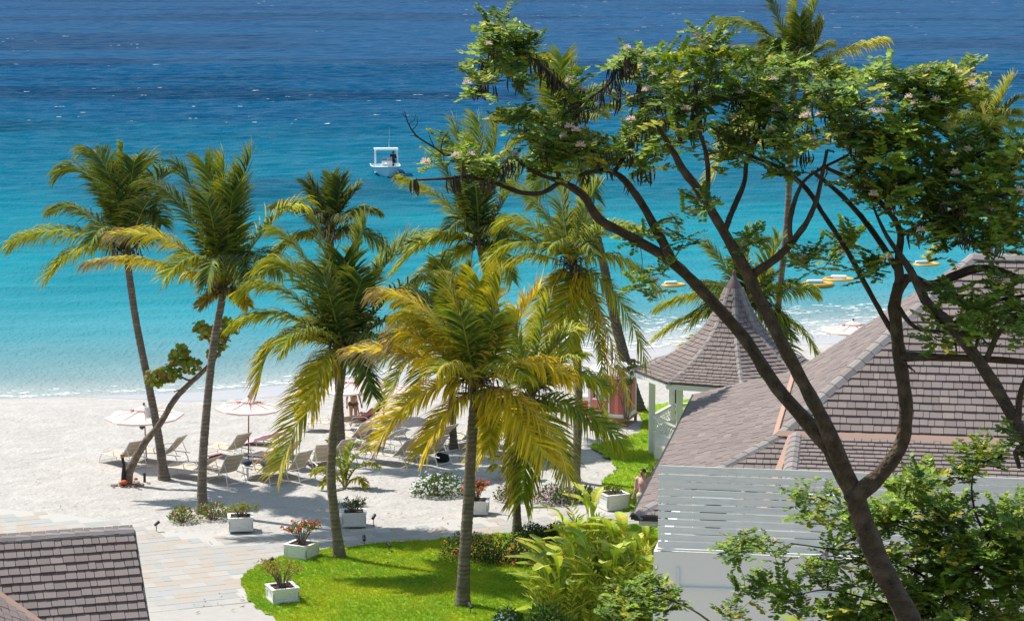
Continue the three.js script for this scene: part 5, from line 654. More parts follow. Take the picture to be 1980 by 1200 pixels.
// stand of big paddle-leaved plants, each leaf a part
const paddleMat = leafMat({ transmission: 0.5, roughness: 0.85 });
function paddle(base, dirAz, h, lean, len, wid, c, tear) { // stalk and blade with torn edge and a sunken midrib
  const L = new Leaves(), out = V(Math.cos(dirAz), 0, Math.sin(dirAz)), S = V(-out.z, 0, out.x);
  const p0 = base, p1 = base.clone().addScaledVector(out, lean * 0.25).add(V(0, h * 0.6, 0)), p2 = base.clone().addScaledVector(out, lean * 0.7).add(V(0, h, 0)), p3 = p2.clone().addScaledVector(out, len * 0.62).add(V(0, len * 0.32 - lean * 0.45, 0));
  const cv = new THREE.CatmullRomCurve3([p0, p1, p2, p3]), n = 26; let pa = null;
  for (let i = 0; i <= n; i++) { const t = i / n, p = cv.getPoint(t), T = cv.getTangent(t), N = S.clone().cross(T).normalize(), k = (t - 0.55) / 0.45, w = k > 0 ? wid * Math.pow(Math.sin(Math.PI * clamp(k * 0.93 + 0.05)), 0.6) * (tear ? 1 - 0.5 * (hash(i * 7, (dirAz * 100) | 0) > 0.62 ? hash(i, 5) : 0) : 1) : 0.02, up = k > 0 ? 0.35 * w : 0; const cur = { p, a: p.clone().addScaledVector(S, w).addScaledVector(N, up), b: p.clone().addScaledVector(S, -w).addScaledVector(N, up), w }; if (pa) { const cc = c.map(x => x * rr(0.85, 1.15)), dry = k > 0 && rnd() < tear * 0.12 ? mixc(cc, [0.3, 0.2, 0.07], 0.8) : cc; L.tri(pa.p, pa.a, cur.a, dry); L.tri(pa.p, cur.a, cur.p, cc); L.tri(pa.p, cur.p, cur.b, cc); L.tri(pa.p, cur.b, pa.b, dry); } pa = cur; }
  return L.geo();
}
{
  const spots = [[1062, 1185, 1.05], [1105, 1165, 1.25], [1150, 1155, 1.4], [1195, 1165, 1.2], [1238, 1160, 1.05], [1130, 1235, 1.35], [1185, 1240, 1.4], [1235, 1235, 1.3], [1078, 1245, 1.15]];
  const names = ['spreading over the lawn edge', 'with torn leaves above the clipped bushes', 'in the middle of the stand', 'tallest, in front of the path planter', 'against the end of the slatted screen', 'behind the dark leafy bush', 'rooted below the tall clump', 'at the foot of the rendered wall', 'arching over the pale blue flowers'];
  spots.forEach(([x, y, k], i) => {
    rnd = mulberry(730 + i); const b = onH(x, y); b.y = 0; const t = thing('paddle_leaf_plant', 'yellow-green paddle-leaved plant ' + names[i], 'plant', b, 'big-leaved plants beside the lawn');
    for (let j = 0; j < 13; j++) { const az = j < 15 ? rr(1.2, 5.0) : rr(0, 6.28), h = rr(0.9, 2.2) * k, lean = rr(0.1, 0.75), c = mixc(mixc([0.13, 0.24, 0.015], [0.46, 0.62, 0.02], rnd()), [0.80, 0.78, 0.05], rnd() * 0.7); wpart('leaf', paddle(b.clone().add(V(rr(-0.2, 0.2), 0, rr(-0.2, 0.2))), az, h, lean, rr(0.8, 1.5), rr(0.10, 0.19), c, rnd() < 0.6 ? 1 : 0), paddleMat, t); }
    for (let j = 0; j < 16; j++) { // arching canes set with narrow alternate leaves
      const L = new Leaves(), a = rr(0, 6.28), o = V(Math.cos(a), 0, Math.sin(a)), h = rr(0.7, 1.9) * k, len = rr(0.3, 0.8), b0 = b.clone().add(V(rr(-0.35, 0.35), 0, rr(-0.3, 0.3))), cv = new THREE.QuadraticBezierCurve3(b0, b0.clone().addScaledVector(o, len * 0.2).add(V(0, h * 0.8, 0)), b0.clone().addScaledVector(o, len).add(V(0, h, 0))), S = V(-o.z, 0, o.x), tone = rnd();
      for (let q = 0; q < 26; q++) { const t = 0.12 + 0.88 * q / 25, p = cv.getPoint(t), T = cv.getTangent(t), d = S.clone().multiplyScalar(q % 2 ? 0.8 : -0.8).addScaledVector(T, 0.7).add(V(rr(-0.2, 0.2), rr(-0.15, 0.2), rr(-0.2, 0.2))).normalize(); L.leaf(p, d, T.clone().cross(d).cross(d).normalize(), rr(0.26, 0.42), rr(0.05, 0.085), mixc(mixc([0.14, 0.24, 0.02], [0.50, 0.56, 0.03], clamp(tone + rr(-0.3, 0.3))), [0.85, 0.76, 0.12], rnd() < 0.25 ? 0.9 : 0.1), 0.3); }
      let pv = null; for (let q = 0; q <= 6; q++) { const p = cv.getPoint(q / 6), w = 0.014; if (pv) { L.tri(pv.clone().addScaledVector(S, w), pv.clone().addScaledVector(S, -w), p, [0.3, 0.35, 0.05]); } pv = p; }
      wpart('cane', L.geo(), paddleMat, t);
    }
  });
  [[1520, 50, 'half hidden under the sapling'], [1580, 50.5, 'beside the big tree trunk'], [1700, 51, 'with wide leaves behind the big tree trunk']].forEach(([x, D, nm], i) => { rnd = mulberry(760 + i); const q = atD(x, 1260, D), b = V(q.x, (57 - D) * 0.28 - 0.3, q.z), t = thing('banana_plant', 'broad bright banana leaves ' + nm, 'plant', b, 'banana plants below the block'); const hh = i === 2 ? atD(x, 1190, D).y - b.y : atD(x, 1215, D).y - b.y; for (let j = 0; j < 8; j++) wpart('leaf', paddle(b.clone(), rr(0, 6.28), hh * rr(0.8, 1.0), rr(0.1, 0.5), rr(0.8, 1.2), rr(0.15, 0.22), mixc([0.2, 0.3, 0.03], [0.45, 0.5, 0.06], rnd()), 0), paddleMat, t); });
}
// ---------------------------------------------------------------- beach furniture
const canopyMat = new THREE.MeshPhysicalMaterial({ color: col(0.88, 0.72, 0.70), roughness: 0.95, transmission: 0.38, thickness: 0, side: THREE.DoubleSide }), woodMat = std(col(0.30, 0.11, 0.055), 0.6), strapMat = std(col(0.72, 0.10, 0.10), 0.7);
function parasol(label, x, y, o = {}) { // y: pixel of the pole foot
  const b = o.D ? atD(x, y, o.D).setY(o.h || 0) : onH(x, y), t = thing('beach_parasol', label, 'parasol', b, 'pink parasols on the beach'), h = o.height || 2.32, R = o.R || 1.38, n = 8;
  const inner = new THREE.Group(); inner.rotation.set(o.tz || 0, o.turn || 0.2, o.tx || 0); // a tilted frame is flattened into the parts below
  inner.updateMatrix(); const M = inner.matrix, add = (nm, g, m) => part(nm, g.applyMatrix4(M), m, t);
  add('pole', new THREE.CylinderGeometry(0.024, 0.026, h + 0.42, 10).translate(0, (h + 0.42) / 2 - 0.3, 0), woodMat);
  const pan = [], S = 5, rise = 0.30, pt = (k, r) => { const a = k / n * 6.2832; return V(Math.cos(a) * r * R, h + rise * (1 - r) - 0.045 * Math.sin(Math.PI * r), Math.sin(a) * r * R); };
  const mid = (k, r) => { const a = pt(k, r), c = pt(k + 1, r); return a.add(c).multiplyScalar(0.5).add(V(0, -0.035 * r, 0)).multiply(V(1 - 0.03 * r, 1, 1 - 0.03 * r)); };
  for (let k = 0; k < n; k++) { const l = []; for (let i = 0; i < S; i++) { const a = 0.16 + 0.84 * i / S, c = 0.16 + 0.84 * (i + 1) / S; l.push(tri3(pt(k, a), mid(k, a), mid(k, c), pt(k, c)), tri3(mid(k, a), pt(k + 1, a), pt(k + 1, c), mid(k, c))); } l.push(tri3(pt(k, 1), mid(k, 1), mid(k, 1).add(V(0, -0.07, 0)), pt(k, 1).add(V(0, -0.06, 0))), tri3(mid(k, 1), pt(k + 1, 1), pt(k + 1, 1).add(V(0, -0.06, 0)), mid(k, 1).add(V(0, -0.07, 0)))); add('canopy_panel', merge(l), canopyMat); }
  const v = []; for (let k = 0; k < n; k++) v.push(tri3(V(0, h + rise + 0.11, 0), pt(k, 0.24).add(V(0, 0.06, 0)), pt(k + 1, 0.24).add(V(0, 0.06, 0)))); add('vent', merge(v), canopyMat);
  for (let k = 0; k < n; k++) { const rb = add('rib', cyl(V(0, h + rise - 0.02, 0), pt(k, 0.99).add(V(0, -0.03, 0)), 0.009, 0.008, 5), woodMat); part('strut', cyl(V(0, h - 0.12, 0), pt(k, 0.5).add(V(0, -0.03, 0)), 0.009, 0.008, 5).applyMatrix4(M), woodMat, rb); if (k % 2 === 0) { const p = pt(k, 0.3); add('strap', box(0.16, 0.03, 0.05, 0, 0, 0).rotateY(-k / n * 6.2832).translate(p.x, p.y + 0.05, p.z), strapMat); } }
  add('hub', new THREE.CylinderGeometry(0.055, 0.05, 0.22, 10).translate(0, h - 0.12, 0), woodMat);
  add('finial', new THREE.LatheGeometry([[0.02, 0], [0.045, 0.03], [0.05, 0.07], [0.03, 0.11], [0, 0.13]].map(([a, q]) => new THREE.Vector2(a, h + rise + 0.08 + q)), 10), woodMat);
  return t;
}
parasol('pink parasol between the two sunbeds beside the sea-grape tree', 283, 897, { R: 1.48, height: 1.86, tx: 0.02, tz: 0.03 });
parasol('pink parasol over the sunbeds behind the ringed palm', 480, 888, { R: 1.28, height: 1.98, tx: -0.02 });
parasol('tilted pink parasol above the woman in the bikini', 697, 826, { R: 1.25, height: 1.72, tx: 0.12, tz: 0.05 });
parasol('pink parasol at the waterline, half behind palm fronds', 742, 812, { R: 1.3, height: 1.25 });
parasol('pale pink parasol by the surf beyond the house roof', 1648, 735, { R: 1.5, height: 2.3 });

const frameMat = std(col(0.78, 0.77, 0.74), 0.45), slingMat = (() => { const m = std(col(0.80, 0.66, 0.48), 0.9, { map: tex(128, (u, v) => { const st = Math.abs(((u * 4) % 1) - 0.5) < 0.09 ? 1.45 : 1; return [0.62 * st, 0.62 * st * 1.02, 0.62 * st * 1.06]; }) }); return m; })();
const slingPlain = slingMat;
function slingGeo(w, a, b, sagY) { const nx = 6, nz = 10, pos = [], uv = [], idx = []; for (let j = 0; j <= nz; j++) for (let i = 0; i <= nx; i++) { const s = i / nx - 0.5, t = j / nz, p = a.clone().lerp(b, t); pos.push(p.x, p.y - sagY * (1 - 4 * s * s) - sagY * 0.6 * Math.sin(Math.PI * t), p.z + s * w); uv.push(t, i / nx); } for (let j = 0; j < nz; j++) for (let i = 0; i < nx; i++) { const q = j * (nx + 1) + i; idx.push(q, q + 1, q + nx + 1, q + 1, q + nx + 2, q + nx + 1); } const g = new THREE.BufferGeometry(); g.setAttribute('position', new THREE.Float32BufferAttribute(pos, 3)); g.setAttribute('uv', new THREE.Float32BufferAttribute(uv, 2)); g.setIndex(idx); g.computeVertexNormals(); return g; }
// x runs from the foot (-1.25) to the head; the back is hinged at x = 0
function makeLounger(back) {
  const t = new THREE.Group(), h = 0.36, w = 0.64, bl = 0.76, ca = Math.cos(back), sa = Math.sin(back), B = V(0.02 + bl * ca, h + bl * sa, 0);
  const tube = (p, r = 0.016) => bentTube(p, r, 6);
  for (const s of [-1, 1]) {
    const z = s * w / 2;
    part('side_rail', tube([V(-1.22, h - 0.02, z), V(-0.6, h, z), V(0.05, h, z), V(0.62, h - 0.02, z)]), frameMat, t);
    part('back_rail', tube([V(0, h + 0.01, z), V(0.02 + bl * ca * 0.5, h + bl * sa * 0.5, z), V(B.x, B.y, z)]), frameMat, t);
    part('leg', tube([V(-1.02, h - 0.01, z), V(-1.1, 0.2, z * 1.04), V(-1.16, 0, z * 1.06)]), frameMat, t);
    part('leg', tube([V(0.42, h - 0.01, z), V(0.5, 0.2, z * 1.04), V(0.56, 0, z * 1.06)]), frameMat, t);
    part('armrest', tube([V(-0.34, h, z * 1.02), V(-0.36, h + 0.17, z * 1.06), V(-0.2, h + 0.22, z * 1.08), V(0.1, h + 0.22, z * 1.08), V(0.02 + bl * ca * 0.32, h + bl * sa * 0.32, z * 1.03)]), frameMat, t);
    part('prop', tube([V(0.02 + bl * ca * 0.62, h + bl * sa * 0.62, z * 0.96), V(0.5, h * 0.95, z * 0.96)], 0.012), frameMat, t);
  }
  part('crossbar', merge([cyl(V(-1.14, 0.09, -w / 2), V(-1.14, 0.09, w / 2), 0.012), cyl(V(0.53, 0.09, -w / 2), V(0.53, 0.09, w / 2), 0.012), cyl(V(-1.22, h - 0.02, -w / 2), V(-1.22, h - 0.02, w / 2), 0.016), cyl(V(B.x, B.y, -w / 2), V(B.x, B.y, w / 2), 0.016)]), frameMat, t);
  part('seat_sling', slingGeo(w - 0.03, V(-1.2, h, 0), V(0, h, 0), 0.03), slingMat, t); part('back_sling', slingGeo(w - 0.03, V(0.02, h + 0.015, 0), B.clone().add(V(0, 0.01, 0)), 0.03), slingMat, t);
  return t;
}
const protoLoungers = [0.85, 0.95, 0.6, 0.12].map(makeLounger);
const loungers = [];
function lounger(label, x, y, deg, kind = 0) { // deg: which way the foot points, 90 = straight out to sea
  const t = protoLoungers[kind].clone(); t.name = numbered('sun_lounger'); const p = onH(x, y); t.position.set(p.x, sandH(p.x, p.z) - 0.02, p.z); t.rotation.y = (deg - 180) * Math.PI / 180; t.scale.setScalar(1.15); scene.add(t); tag(t, label, 'sun lounger', 'sun loungers on the beach'); loungers.push(t); return t;
}
lounger('beige sun lounger just behind the sea-grape trunk', 248, 900, 135);
lounger('beige sun lounger with its back to the banded palm', 326, 893, 158, 0);
lounger('beige sun lounger in sunlight under the middle parasol', 452, 888, 140);
const lT = lounger('sun lounger with a red towel behind the ringed palm', 385, 925, 150, 2);
lounger('beige sun lounger in shade in front of the middle parasol', 440, 932, 128, 1);
const lP = lounger('sun lounger with a reader lying under the middle parasol', 522, 930, 128, 0);
lounger('beige sun lounger beside the drooping palm frond', 572, 926, 138, 1);
lounger('beige sun lounger half hidden by the curved lawn palm', 622, 908, 112, 1);
const lK = lounger('sun lounger draped with a mauve towel beyond the middle parasol', 522, 880, 165, 2);
lounger('beige sun lounger in full sun beyond the curved lawn palm', 692, 862, 138, 0);
lounger('flat white sun lounger near the woman in the bikini', 645, 835, 160, 3);
const lS = lounger('sun lounger with a sunbather below the tilted parasol', 705, 834, 170, 2);
lounger('beige sun lounger behind the white-flowered bush', 770, 900, 150, 0);
const lB = lounger('sun lounger with a bather and black bag in palm shade', 835, 896, 140, 1);
lounger('sun lounger behind the yellow palm trunk', 905, 868, 140, 0);
lounger('beige sun lounger between the reader and the drooping frond', 548, 902, 145, 0);
lounger('beige sun lounger behind the young palm seedling', 655, 895, 135, 0);
lounger('beige sun lounger beyond the white-flowered bush, lying empty', 742, 872, 150, 2);
lounger('beige sun lounger beside the small dark palm', 852, 870, 140, 0);
lounger('white-framed sun lounger at the water side of the tilted parasol', 748, 846, 160, 2);
lounger('sun lounger in the shade past the yellow palm', 948, 862, 150, 0);
lounger('rosy-shaded sun lounger beside the red cooler', 1085, 792, 170, 0);
function towel(label, parent, c, a0, a1, w, drop, name = 'beach_towel') { // cloth laid over a lounger back or seat, in its frame
  const pts = []; for (let j = 0; j <= 12; j++) for (let i = 0; i <= 8; i++) { const s = i / 8 - 0.5, t = j / 12, p = a0.clone().lerp(a1, t); p.y += 0.035 - drop * Math.pow(Math.max(0, Math.abs(s) * 2 - 0.75) * 4, 2) * 0.1 + 0.012 * Math.sin(i * 2.1 + j); p.z += s * w; pts.push(p); }
  const idx = []; for (let j = 0; j < 12; j++) for (let i = 0; i < 8; i++) { const q = j * 9 + i; idx.push(q, q + 1, q + 9, q + 1, q + 10, q + 9); }
  const g = new THREE.BufferGeometry().setFromPoints(pts); g.setIndex(idx); g.computeVertexNormals(); g.scale(1.15, 1.15, 1.15); g.rotateY(parent.rotation.y); return single(name, g, std(col(...c), 0.95), label, 'towel', parent.position.clone());
}
towel('red towel with a pale band hung over a sunbed back', lT, [0.62, 0.03, 0.09], V(0.12, 0.44, 0), V(0.68, 0.84, 0), 0.66, 0.2);
towel('mauve pink towel spread on the sunbed past the middle parasol', lK, [0.66, 0.42, 0.46], V(-1.15, 0.37, 0), V(0.7, 0.86, 0), 0.72, 0.8);
towel('blue and white towel under the bather by the black bag', lB, [0.55, 0.62, 0.72], V(-0.6, 0.37, 0), V(0.45, 0.95, 0), 0.6, 0.2);
// white side table with things on it
{ const b = onH(478, 925), t = thing('side_table', 'small white side table between two sunbeds', 'table', b); part('table_top', new THREE.CylinderGeometry(0.24, 0.24, 0.025, 20).translate(0, 0.46, 0), frameMat, t); part('stem', new THREE.CylinderGeometry(0.04, 0.05, 0.42, 10).translate(0, 0.25, 0), frameMat, t); part('base', new THREE.CylinderGeometry(0.17, 0.2, 0.05, 16).translate(0, 0.03, 0), frameMat, t);
  single('beach_bag', new THREE.SphereGeometry(0.15, 12, 8).scale(1.2, 0.75, 0.8), std(col(0.03, 0.05, 0.09), 0.8), 'dark blue bag lying on the white side table', 'bag', b.clone().add(V(0, 0.585, 0))); }
{ const b = onH(855, 893), g = thing('black_bag', 'black bag on the sand under a sunbed', 'bag', b); part('body', rbox(0.55, 0.36, 0.3, 0, 0.18, 0, 0.12), std(col(0.012, 0.012, 0.014), 0.8), g); part('handle', new THREE.TorusGeometry(0.13, 0.015, 6, 16, Math.PI).translate(0, 0.34, 0), std(col(0.012, 0.012, 0.014), 0.8), g); }
{ const b = onH(279, 931); const t = thing('garden_bollard', 'short black bollard light in the sand by the palms', 'bollard', b); part('post', new THREE.CylinderGeometry(0.045, 0.05, 0.3, 10).translate(0, 0.13, 0), gutterMat, t); part('cap', new THREE.CylinderGeometry(0.06, 0.055, 0.05, 12).translate(0, 0.3, 0), gutterMat, t); }
{ const b = onH(283, 868).setY(1.62); const t = single('hanging_bag', new THREE.SphereGeometry(0.13, 10, 8).scale(0.85, 1.35, 0.6), std(col(0.12, 0.07, 0.11), 0.9), 'dark mauve bag hanging on the parasol pole', 'bag', onH(283, 897).add(V(-0.14, 1.5, 0.05))); }
// spotlights on spikes
function spot(label, x, y, turn) { const b = onH(x, y); b.y = 0.03; const t = thing('garden_spotlight', label, 'spotlight', b, 'black garden spotlights'); part('spike', cyl(V(0, -0.06, 0), V(0, 0.24, 0), 0.012, 0.014, 6), gutterMat, t); const hd = part('lamp_head', cyl(V(-0.06, 0.22, -0.02), V(0.1, 0.32, 0.03), 0.05, 0.06, 12).rotateY(turn), gutterMat, t); part('lens', cyl(V(0.1, 0.32, 0.03), V(0.103, 0.322, 0.031), 0.052, 0.052, 12).rotateY(turn), std(col(0.25, 0.25, 0.25), 0.2), hd); }
spot('black spotlight at the sandy edge of the terrace', 302, 1029, 1); spot('black spotlight behind the yellow-leaved planter', 522, 1100, 0.4); spot('black spotlight on the lawn edge near the curved palm', 704, 1058, 2); spot('black spotlight on the lawn in palm shade', 752, 1070, 2.6); spot('black spotlight on the path by the sand', 722, 1016, 1.5); spot('black spotlight at the foot of the yellow palm', 910, 1190, 2.4);
// planters
const planterMat = std(col(0.82, 0.82, 0.80), 0.6, { map: weather }), soilMat = std(col(0.075, 0.045, 0.03), 1, { bumpMap: sandBump, bumpScale: 0.05 });
function planter(label, x, y, deg, w = 0.8, d = 0.74, h = 0.42) { // x, y: pixel of the middle of its base
  const b = onH(x, y); b.y = 0.05; const t = thing('planter_box', label, 'planter', b, 'white planter boxes'), q = deg * Math.PI / 180, add = (n, g, m) => part(n, g.rotateY(q), m, t);
  for (const [sx, sz, ww, rot] of [[0, d / 2, w, 0], [0, -d / 2, w, Math.PI], [w / 2, 0, d, Math.PI / 2], [-w / 2, 0, d, -Math.PI / 2]]) { const g = [box(ww - 0.16, h - 0.16, 0.02, 0, h / 2, -0.035), box(ww - 0.002, 0.09, 0.05, 0, 0.045, -0.025), box(ww - 0.002, 0.09, 0.05, 0, h - 0.045, -0.025), box(0.09, h - 0.18, 0.05, -ww / 2 + 0.045, h / 2, -0.025), box(0.09, h - 0.18, 0.05, ww / 2 - 0.045, h / 2, -0.025)]; add('side_panel', merge(g).rotateY(rot).translate(sx, 0, sz), planterMat); }
  const rim = []; for (const [sx, sz, lw, ld] of [[0, d / 2 - 0.03, w + 0.05, 0.11], [0, -d / 2 + 0.03, w + 0.05, 0.11], [w / 2 - 0.03, 0, 0.11, d - 0.17], [-w / 2 + 0.03, 0, 0.11, d - 0.17]]) rim.push(rbox(lw, 0.035, ld, sx, h + 0.017, sz, 0.008)); add('rim', merge(rim), planterMat);
  add('soil', sheetGeo(-w / 2 + 0.06, w / 2 - 0.06, -d / 2 + 0.06, d / 2 - 0.06, 8, 8, (a, c) => h - 0.05 + 0.05 * fbm(a * 6 + x, c * 6, 2)), soilMat); return b.clone().setY(0.05 + h - 0.02);
}
function potPlant(name, label, seed, c, r, h, stems, tones, fl) { // stems that fork, with loose leaves and flower heads
  rnd = mulberry(seed); const t = thing(name, label, 'plant', c), st = [], L = new Leaves(), F = new Leaves();
  for (let k = 0; k < stems; k++) { const a = rr(0, 6.28), e = c.clone().add(V(Math.cos(a) * r * rr(0.3, 1), h * rr(0.5, 1), Math.sin(a) * r * rr(0.3, 0.9))), m = c.clone().lerp(e, 0.45).add(V(0, h * 0.12, 0)); st.push(limb([c.clone().add(V(Math.cos(a) * 0.05, -0.05, Math.sin(a) * 0.05)), m, e], [0.017, 0.012, 0.005], 5, 3)); for (let i = 0; i < 26; i++) { const u = rr(0.45, 1.02), p = m.clone().lerp(e, u).add(V(rr(-0.07, 0.07), rr(-0.06, 0.06), rr(-0.07, 0.07))), d = rdir().add(V(0, 0.4, 0)).normalize(); L.leaf(p, d, d.clone().cross(rdir()).normalize(), rr(0.06, 0.11), rr(0.03, 0.05), mixc(...pick2(tones), rnd())); } if (fl && rnd() < fl.p) for (let i = 0; i < 9; i++) { const d = rdir(), p = e.clone().add(rdir().multiplyScalar(0.05)); F.leaf(p, d, d.clone().cross(rdir()).normalize(), fl.s, fl.s * 0.8, pick(fl.cols)); } }
  wpart('stems', merge(st), twigMat, t); wpart('foliage', L.geo(), treeLeaf, t); if (F.count) wpart('blossoms', F.geo(), puffMat, t); return t;
}
{
  const red = [[0.8, 0.08, 0.05], [0.85, 0.16, 0.06], [0.8, 0.1, 0.12]], gy = [[0.1, 0.16, 0.02], [0.22, 0.26, 0.03]], yy = [[0.4, 0.36, 0.03], [0.5, 0.32, 0.05], [0.3, 0.32, 0.03]];
  potPlant('potted_shrub', 'yellow twiggy shrub in the planter on the lawn', 801, planter('white planter on the lawn holding the yellow twiggy shrub', 546, 1164, 22, 0.8, 0.78), 0.8, 0.85, 30, yy);
  potPlant('potted_shrub', 'red-flowered shrub in the planter at the lawn edge', 802, planter('white planter at the lawn edge with red flowers', 583, 1079, -27, 0.82, 0.78), 0.62, 0.8, 18, gy, { p: 0.8, s: 0.085, cols: red });
  potPlant('potted_shrub', 'trailing yellow-green plant in the planter by the ringed palm', 803, planter('white planter on the terrace beside the ringed palm', 465, 1025, 8), 0.6, 0.45, 20, [[0.25, 0.28, 0.03], [0.4, 0.38, 0.05]]);
  potPlant('potted_shrub', 'dark green shrub in the planter behind the curved palm', 804, planter('white planter just behind the curved lawn palm', 684, 1016, 5), 0.55, 0.5, 18, [[0.06, 0.1, 0.02], [0.14, 0.18, 0.03]]);
  potPlant('potted_shrub', 'red geranium-like flowers in the planter behind the yellow palm', 805, planter('white planter half hidden by the yellow palm trunk', 922, 993, -4), 0.5, 0.75, 20, gy, { p: 1, s: 0.1, cols: red });
  potPlant('potted_shrub', 'low sparse plant in the planter by the clipped bushes', 806, planter('white planter by the path near the man in pink', 1186, 984, 24, 0.85, 0.8, 0.5), 0.35, 0.2, 8, gy);
}
// red kiosk on a wooden platform
{
  const b = onH(1184, 817), t = thing('beach_kiosk', 'small red beach kiosk with white dome roof on timber base', 'kiosk', b), q = -0.30, red = std(col(0.66, 0.17, 0.16), 0.75, { map: grainMap }), red2 = std(col(0.74, 0.24, 0.22), 0.75), add = (n, g, m) => part(n, g.rotateY(q), m, t), W = 1.55, Dp = 1.35, h0 = 0.34, h1 = 2.12;
  for (let k = 0; k < 6; k++) add('platform_board', box(0.29, 0.05, Dp + 0.3, -0.75 + k * 0.3, h0 - 0.03, 0), std(col(0.34 + 0.02 * (k % 3), 0.18, 0.07), 0.8));
  for (const [sx, sz] of [[-1, 1], [1, 1], [-1, -1], [1, -1]]) add('platform_leg', box(0.1, h0 - 0.05, 0.1, sx * 0.8, (h0 - 0.05) / 2, sz * 0.68), std(col(0.3, 0.16, 0.06), 0.8));
  add('platform_beam', merge([box(1.7, 0.1, 0.06, 0, h0 - 0.11, 0.72), box(1.7, 0.1, 0.06, 0, h0 - 0.11, -0.72)]), std(col(0.36, 0.19, 0.06), 0.8));
  const board = (x, z, r, w, h, y, m) => add('wall_board', box(w - 0.008, h, 0.03).rotateY(r).translate(x, y, z), m);
  for (let k = 0; k < 9; k++) { const x = -W / 2 + W * (k + 0.5) / 9, win = k >= 1 && k <= 3; if (win) { board(x, Dp / 2, 0, W / 9, 0.62, h0 + 0.16 + 0.31, red2); board(x, Dp / 2, 0, W / 9, 0.34, h1 - 0.17, red2); } else board(x, Dp / 2, 0, W / 9, h1 - h0 - 0.16, (h1 + h0 + 0.16) / 2, k % 2 ? red : red2); board(x, -Dp / 2, 0, W / 9, h1 - h0 - 0.16, (h1 + h0 + 0.16) / 2, red); }
  for (let k = 0; k < 8; k++) { const z = -Dp / 2 + Dp * (k + 0.5) / 8; for (const s of [-1, 1]) board(s * W / 2, z, Math.PI / 2, Dp / 8, h1 - h0 - 0.16, (h1 + h0 + 0.16) / 2, k % 2 ? red : red2); }
  for (const [sx, sz] of [[-1, 1], [1, 1], [-1, -1], [1, -1]]) add('corner_post', box(0.09, h1 - h0, 0.09, sx * (W / 2 + 0.005), (h1 + h0) / 2, sz * (Dp / 2 + 0.005)), whiteMat);
  add('centre_post', box(0.1, h1 - h0, 0.05, 0.02, (h1 + h0) / 2, Dp / 2 + 0.03), whiteMat);
  add('skirting', merge([box(W + 0.05, 0.16, 0.06, 0, h0 + 0.08, Dp / 2 + 0.02), box(W + 0.05, 0.16, 0.06, 0, h0 + 0.08, -Dp / 2 - 0.02), box(0.06, 0.16, Dp, W / 2 + 0.02, h0 + 0.08, 0), box(0.06, 0.16, Dp, -W / 2 - 0.02, h0 + 0.08, 0)]), whiteMat);
  add('hatch', box(0.5, 0.66, 0.03, -0.29, h0 + 0.78 + 0.33, Dp / 2 + 0.035), whiteMat); add('counter', box(0.62, 0.04, 0.2, -0.29, h0 + 0.76, Dp / 2 + 0.1), whiteMat); add('red_sign', box(0.16, 0.3, 0.03, -0.1, h1 - 0.2, Dp / 2 + 0.08), std(col(0.6, 0.02, 0.02), 0.6));
  const rp = new ParaDome(W / 2 + 0.2, Dp / 2 + 0.2, h1 - 0.02, 0.46); add('dome_roof', rp.geo, std(col(0.72, 0.76, 0.84), 0.7)); add('valance', rp.skirt, std(col(0.80, 0.80, 0.82), 0.8));
}
function ParaDome(a, c, y, h) { const n = 28, m = 8, pos = [], idx = [], P = (k, r) => { const an = k / n * 6.2832, ca = Math.cos(an), sa = Math.sin(an), e = 0.5, sx = Math.sign(ca) * Math.pow(Math.abs(ca), e), sz = Math.sign(sa) * Math.pow(Math.abs(sa), e); return [sx * a * r, y + h * Math.pow(1 - Math.pow(r, 2.4), 0.8) * (0.94 + 0.06 * Math.cos(an * 4)), sz * c * r]; }; for (let i = 0; i <= m; i++) for (let k = 0; k <= n; k++) pos.push(...P(k % n, i / m)); for (let i = 0; i < m; i++) for (let k = 0; k < n; k++) { const q = i * (n + 1) + k; idx.push(q, q + 1, q + n + 1, q + 1, q + n + 2, q + n + 1); } const mk = (p, x) => { const g = new THREE.BufferGeometry(); g.setAttribute('position', new THREE.Float32BufferAttribute(p, 3)); g.setIndex(x); g.computeVertexNormals(); return g; }; this.geo = mk(pos, idx); const sp = [], si = []; for (let k = 0; k <= n; k++) { const q = P(k % n, 1); sp.push(q[0], q[1], q[2], q[0], q[1] - 0.12 - 0.03 * (k % 2), q[2]); } for (let k = 0; k < n; k++) si.push(2 * k, 2 * k + 2, 2 * k + 1, 2 * k + 2, 2 * k + 3, 2 * k + 1); this.skirt = mk(sp, si); }
{ const b = onH(1137, 802), t = thing('cooler_box', 'red cooler with white lid beside the kiosk', 'cooler', b); part('tub', rbox(0.72, 0.52, 0.45, 0, 0.36, 0, 0.04), std(col(0.62, 0.03, 0.03), 0.5), t); part('lid', rbox(0.76, 0.2, 0.49, 0, 0.73, 0, 0.05), whiteMat, t); part('base', box(0.66, 0.1, 0.4, 0, 0.05, 0), std(col(0.3, 0.16, 0.06), 0.8), t); for (const s of [-1, 1]) part('handle', box(0.03, 0.06, 0.2, s * 0.375, 0.55, 0), whiteMat, t); }

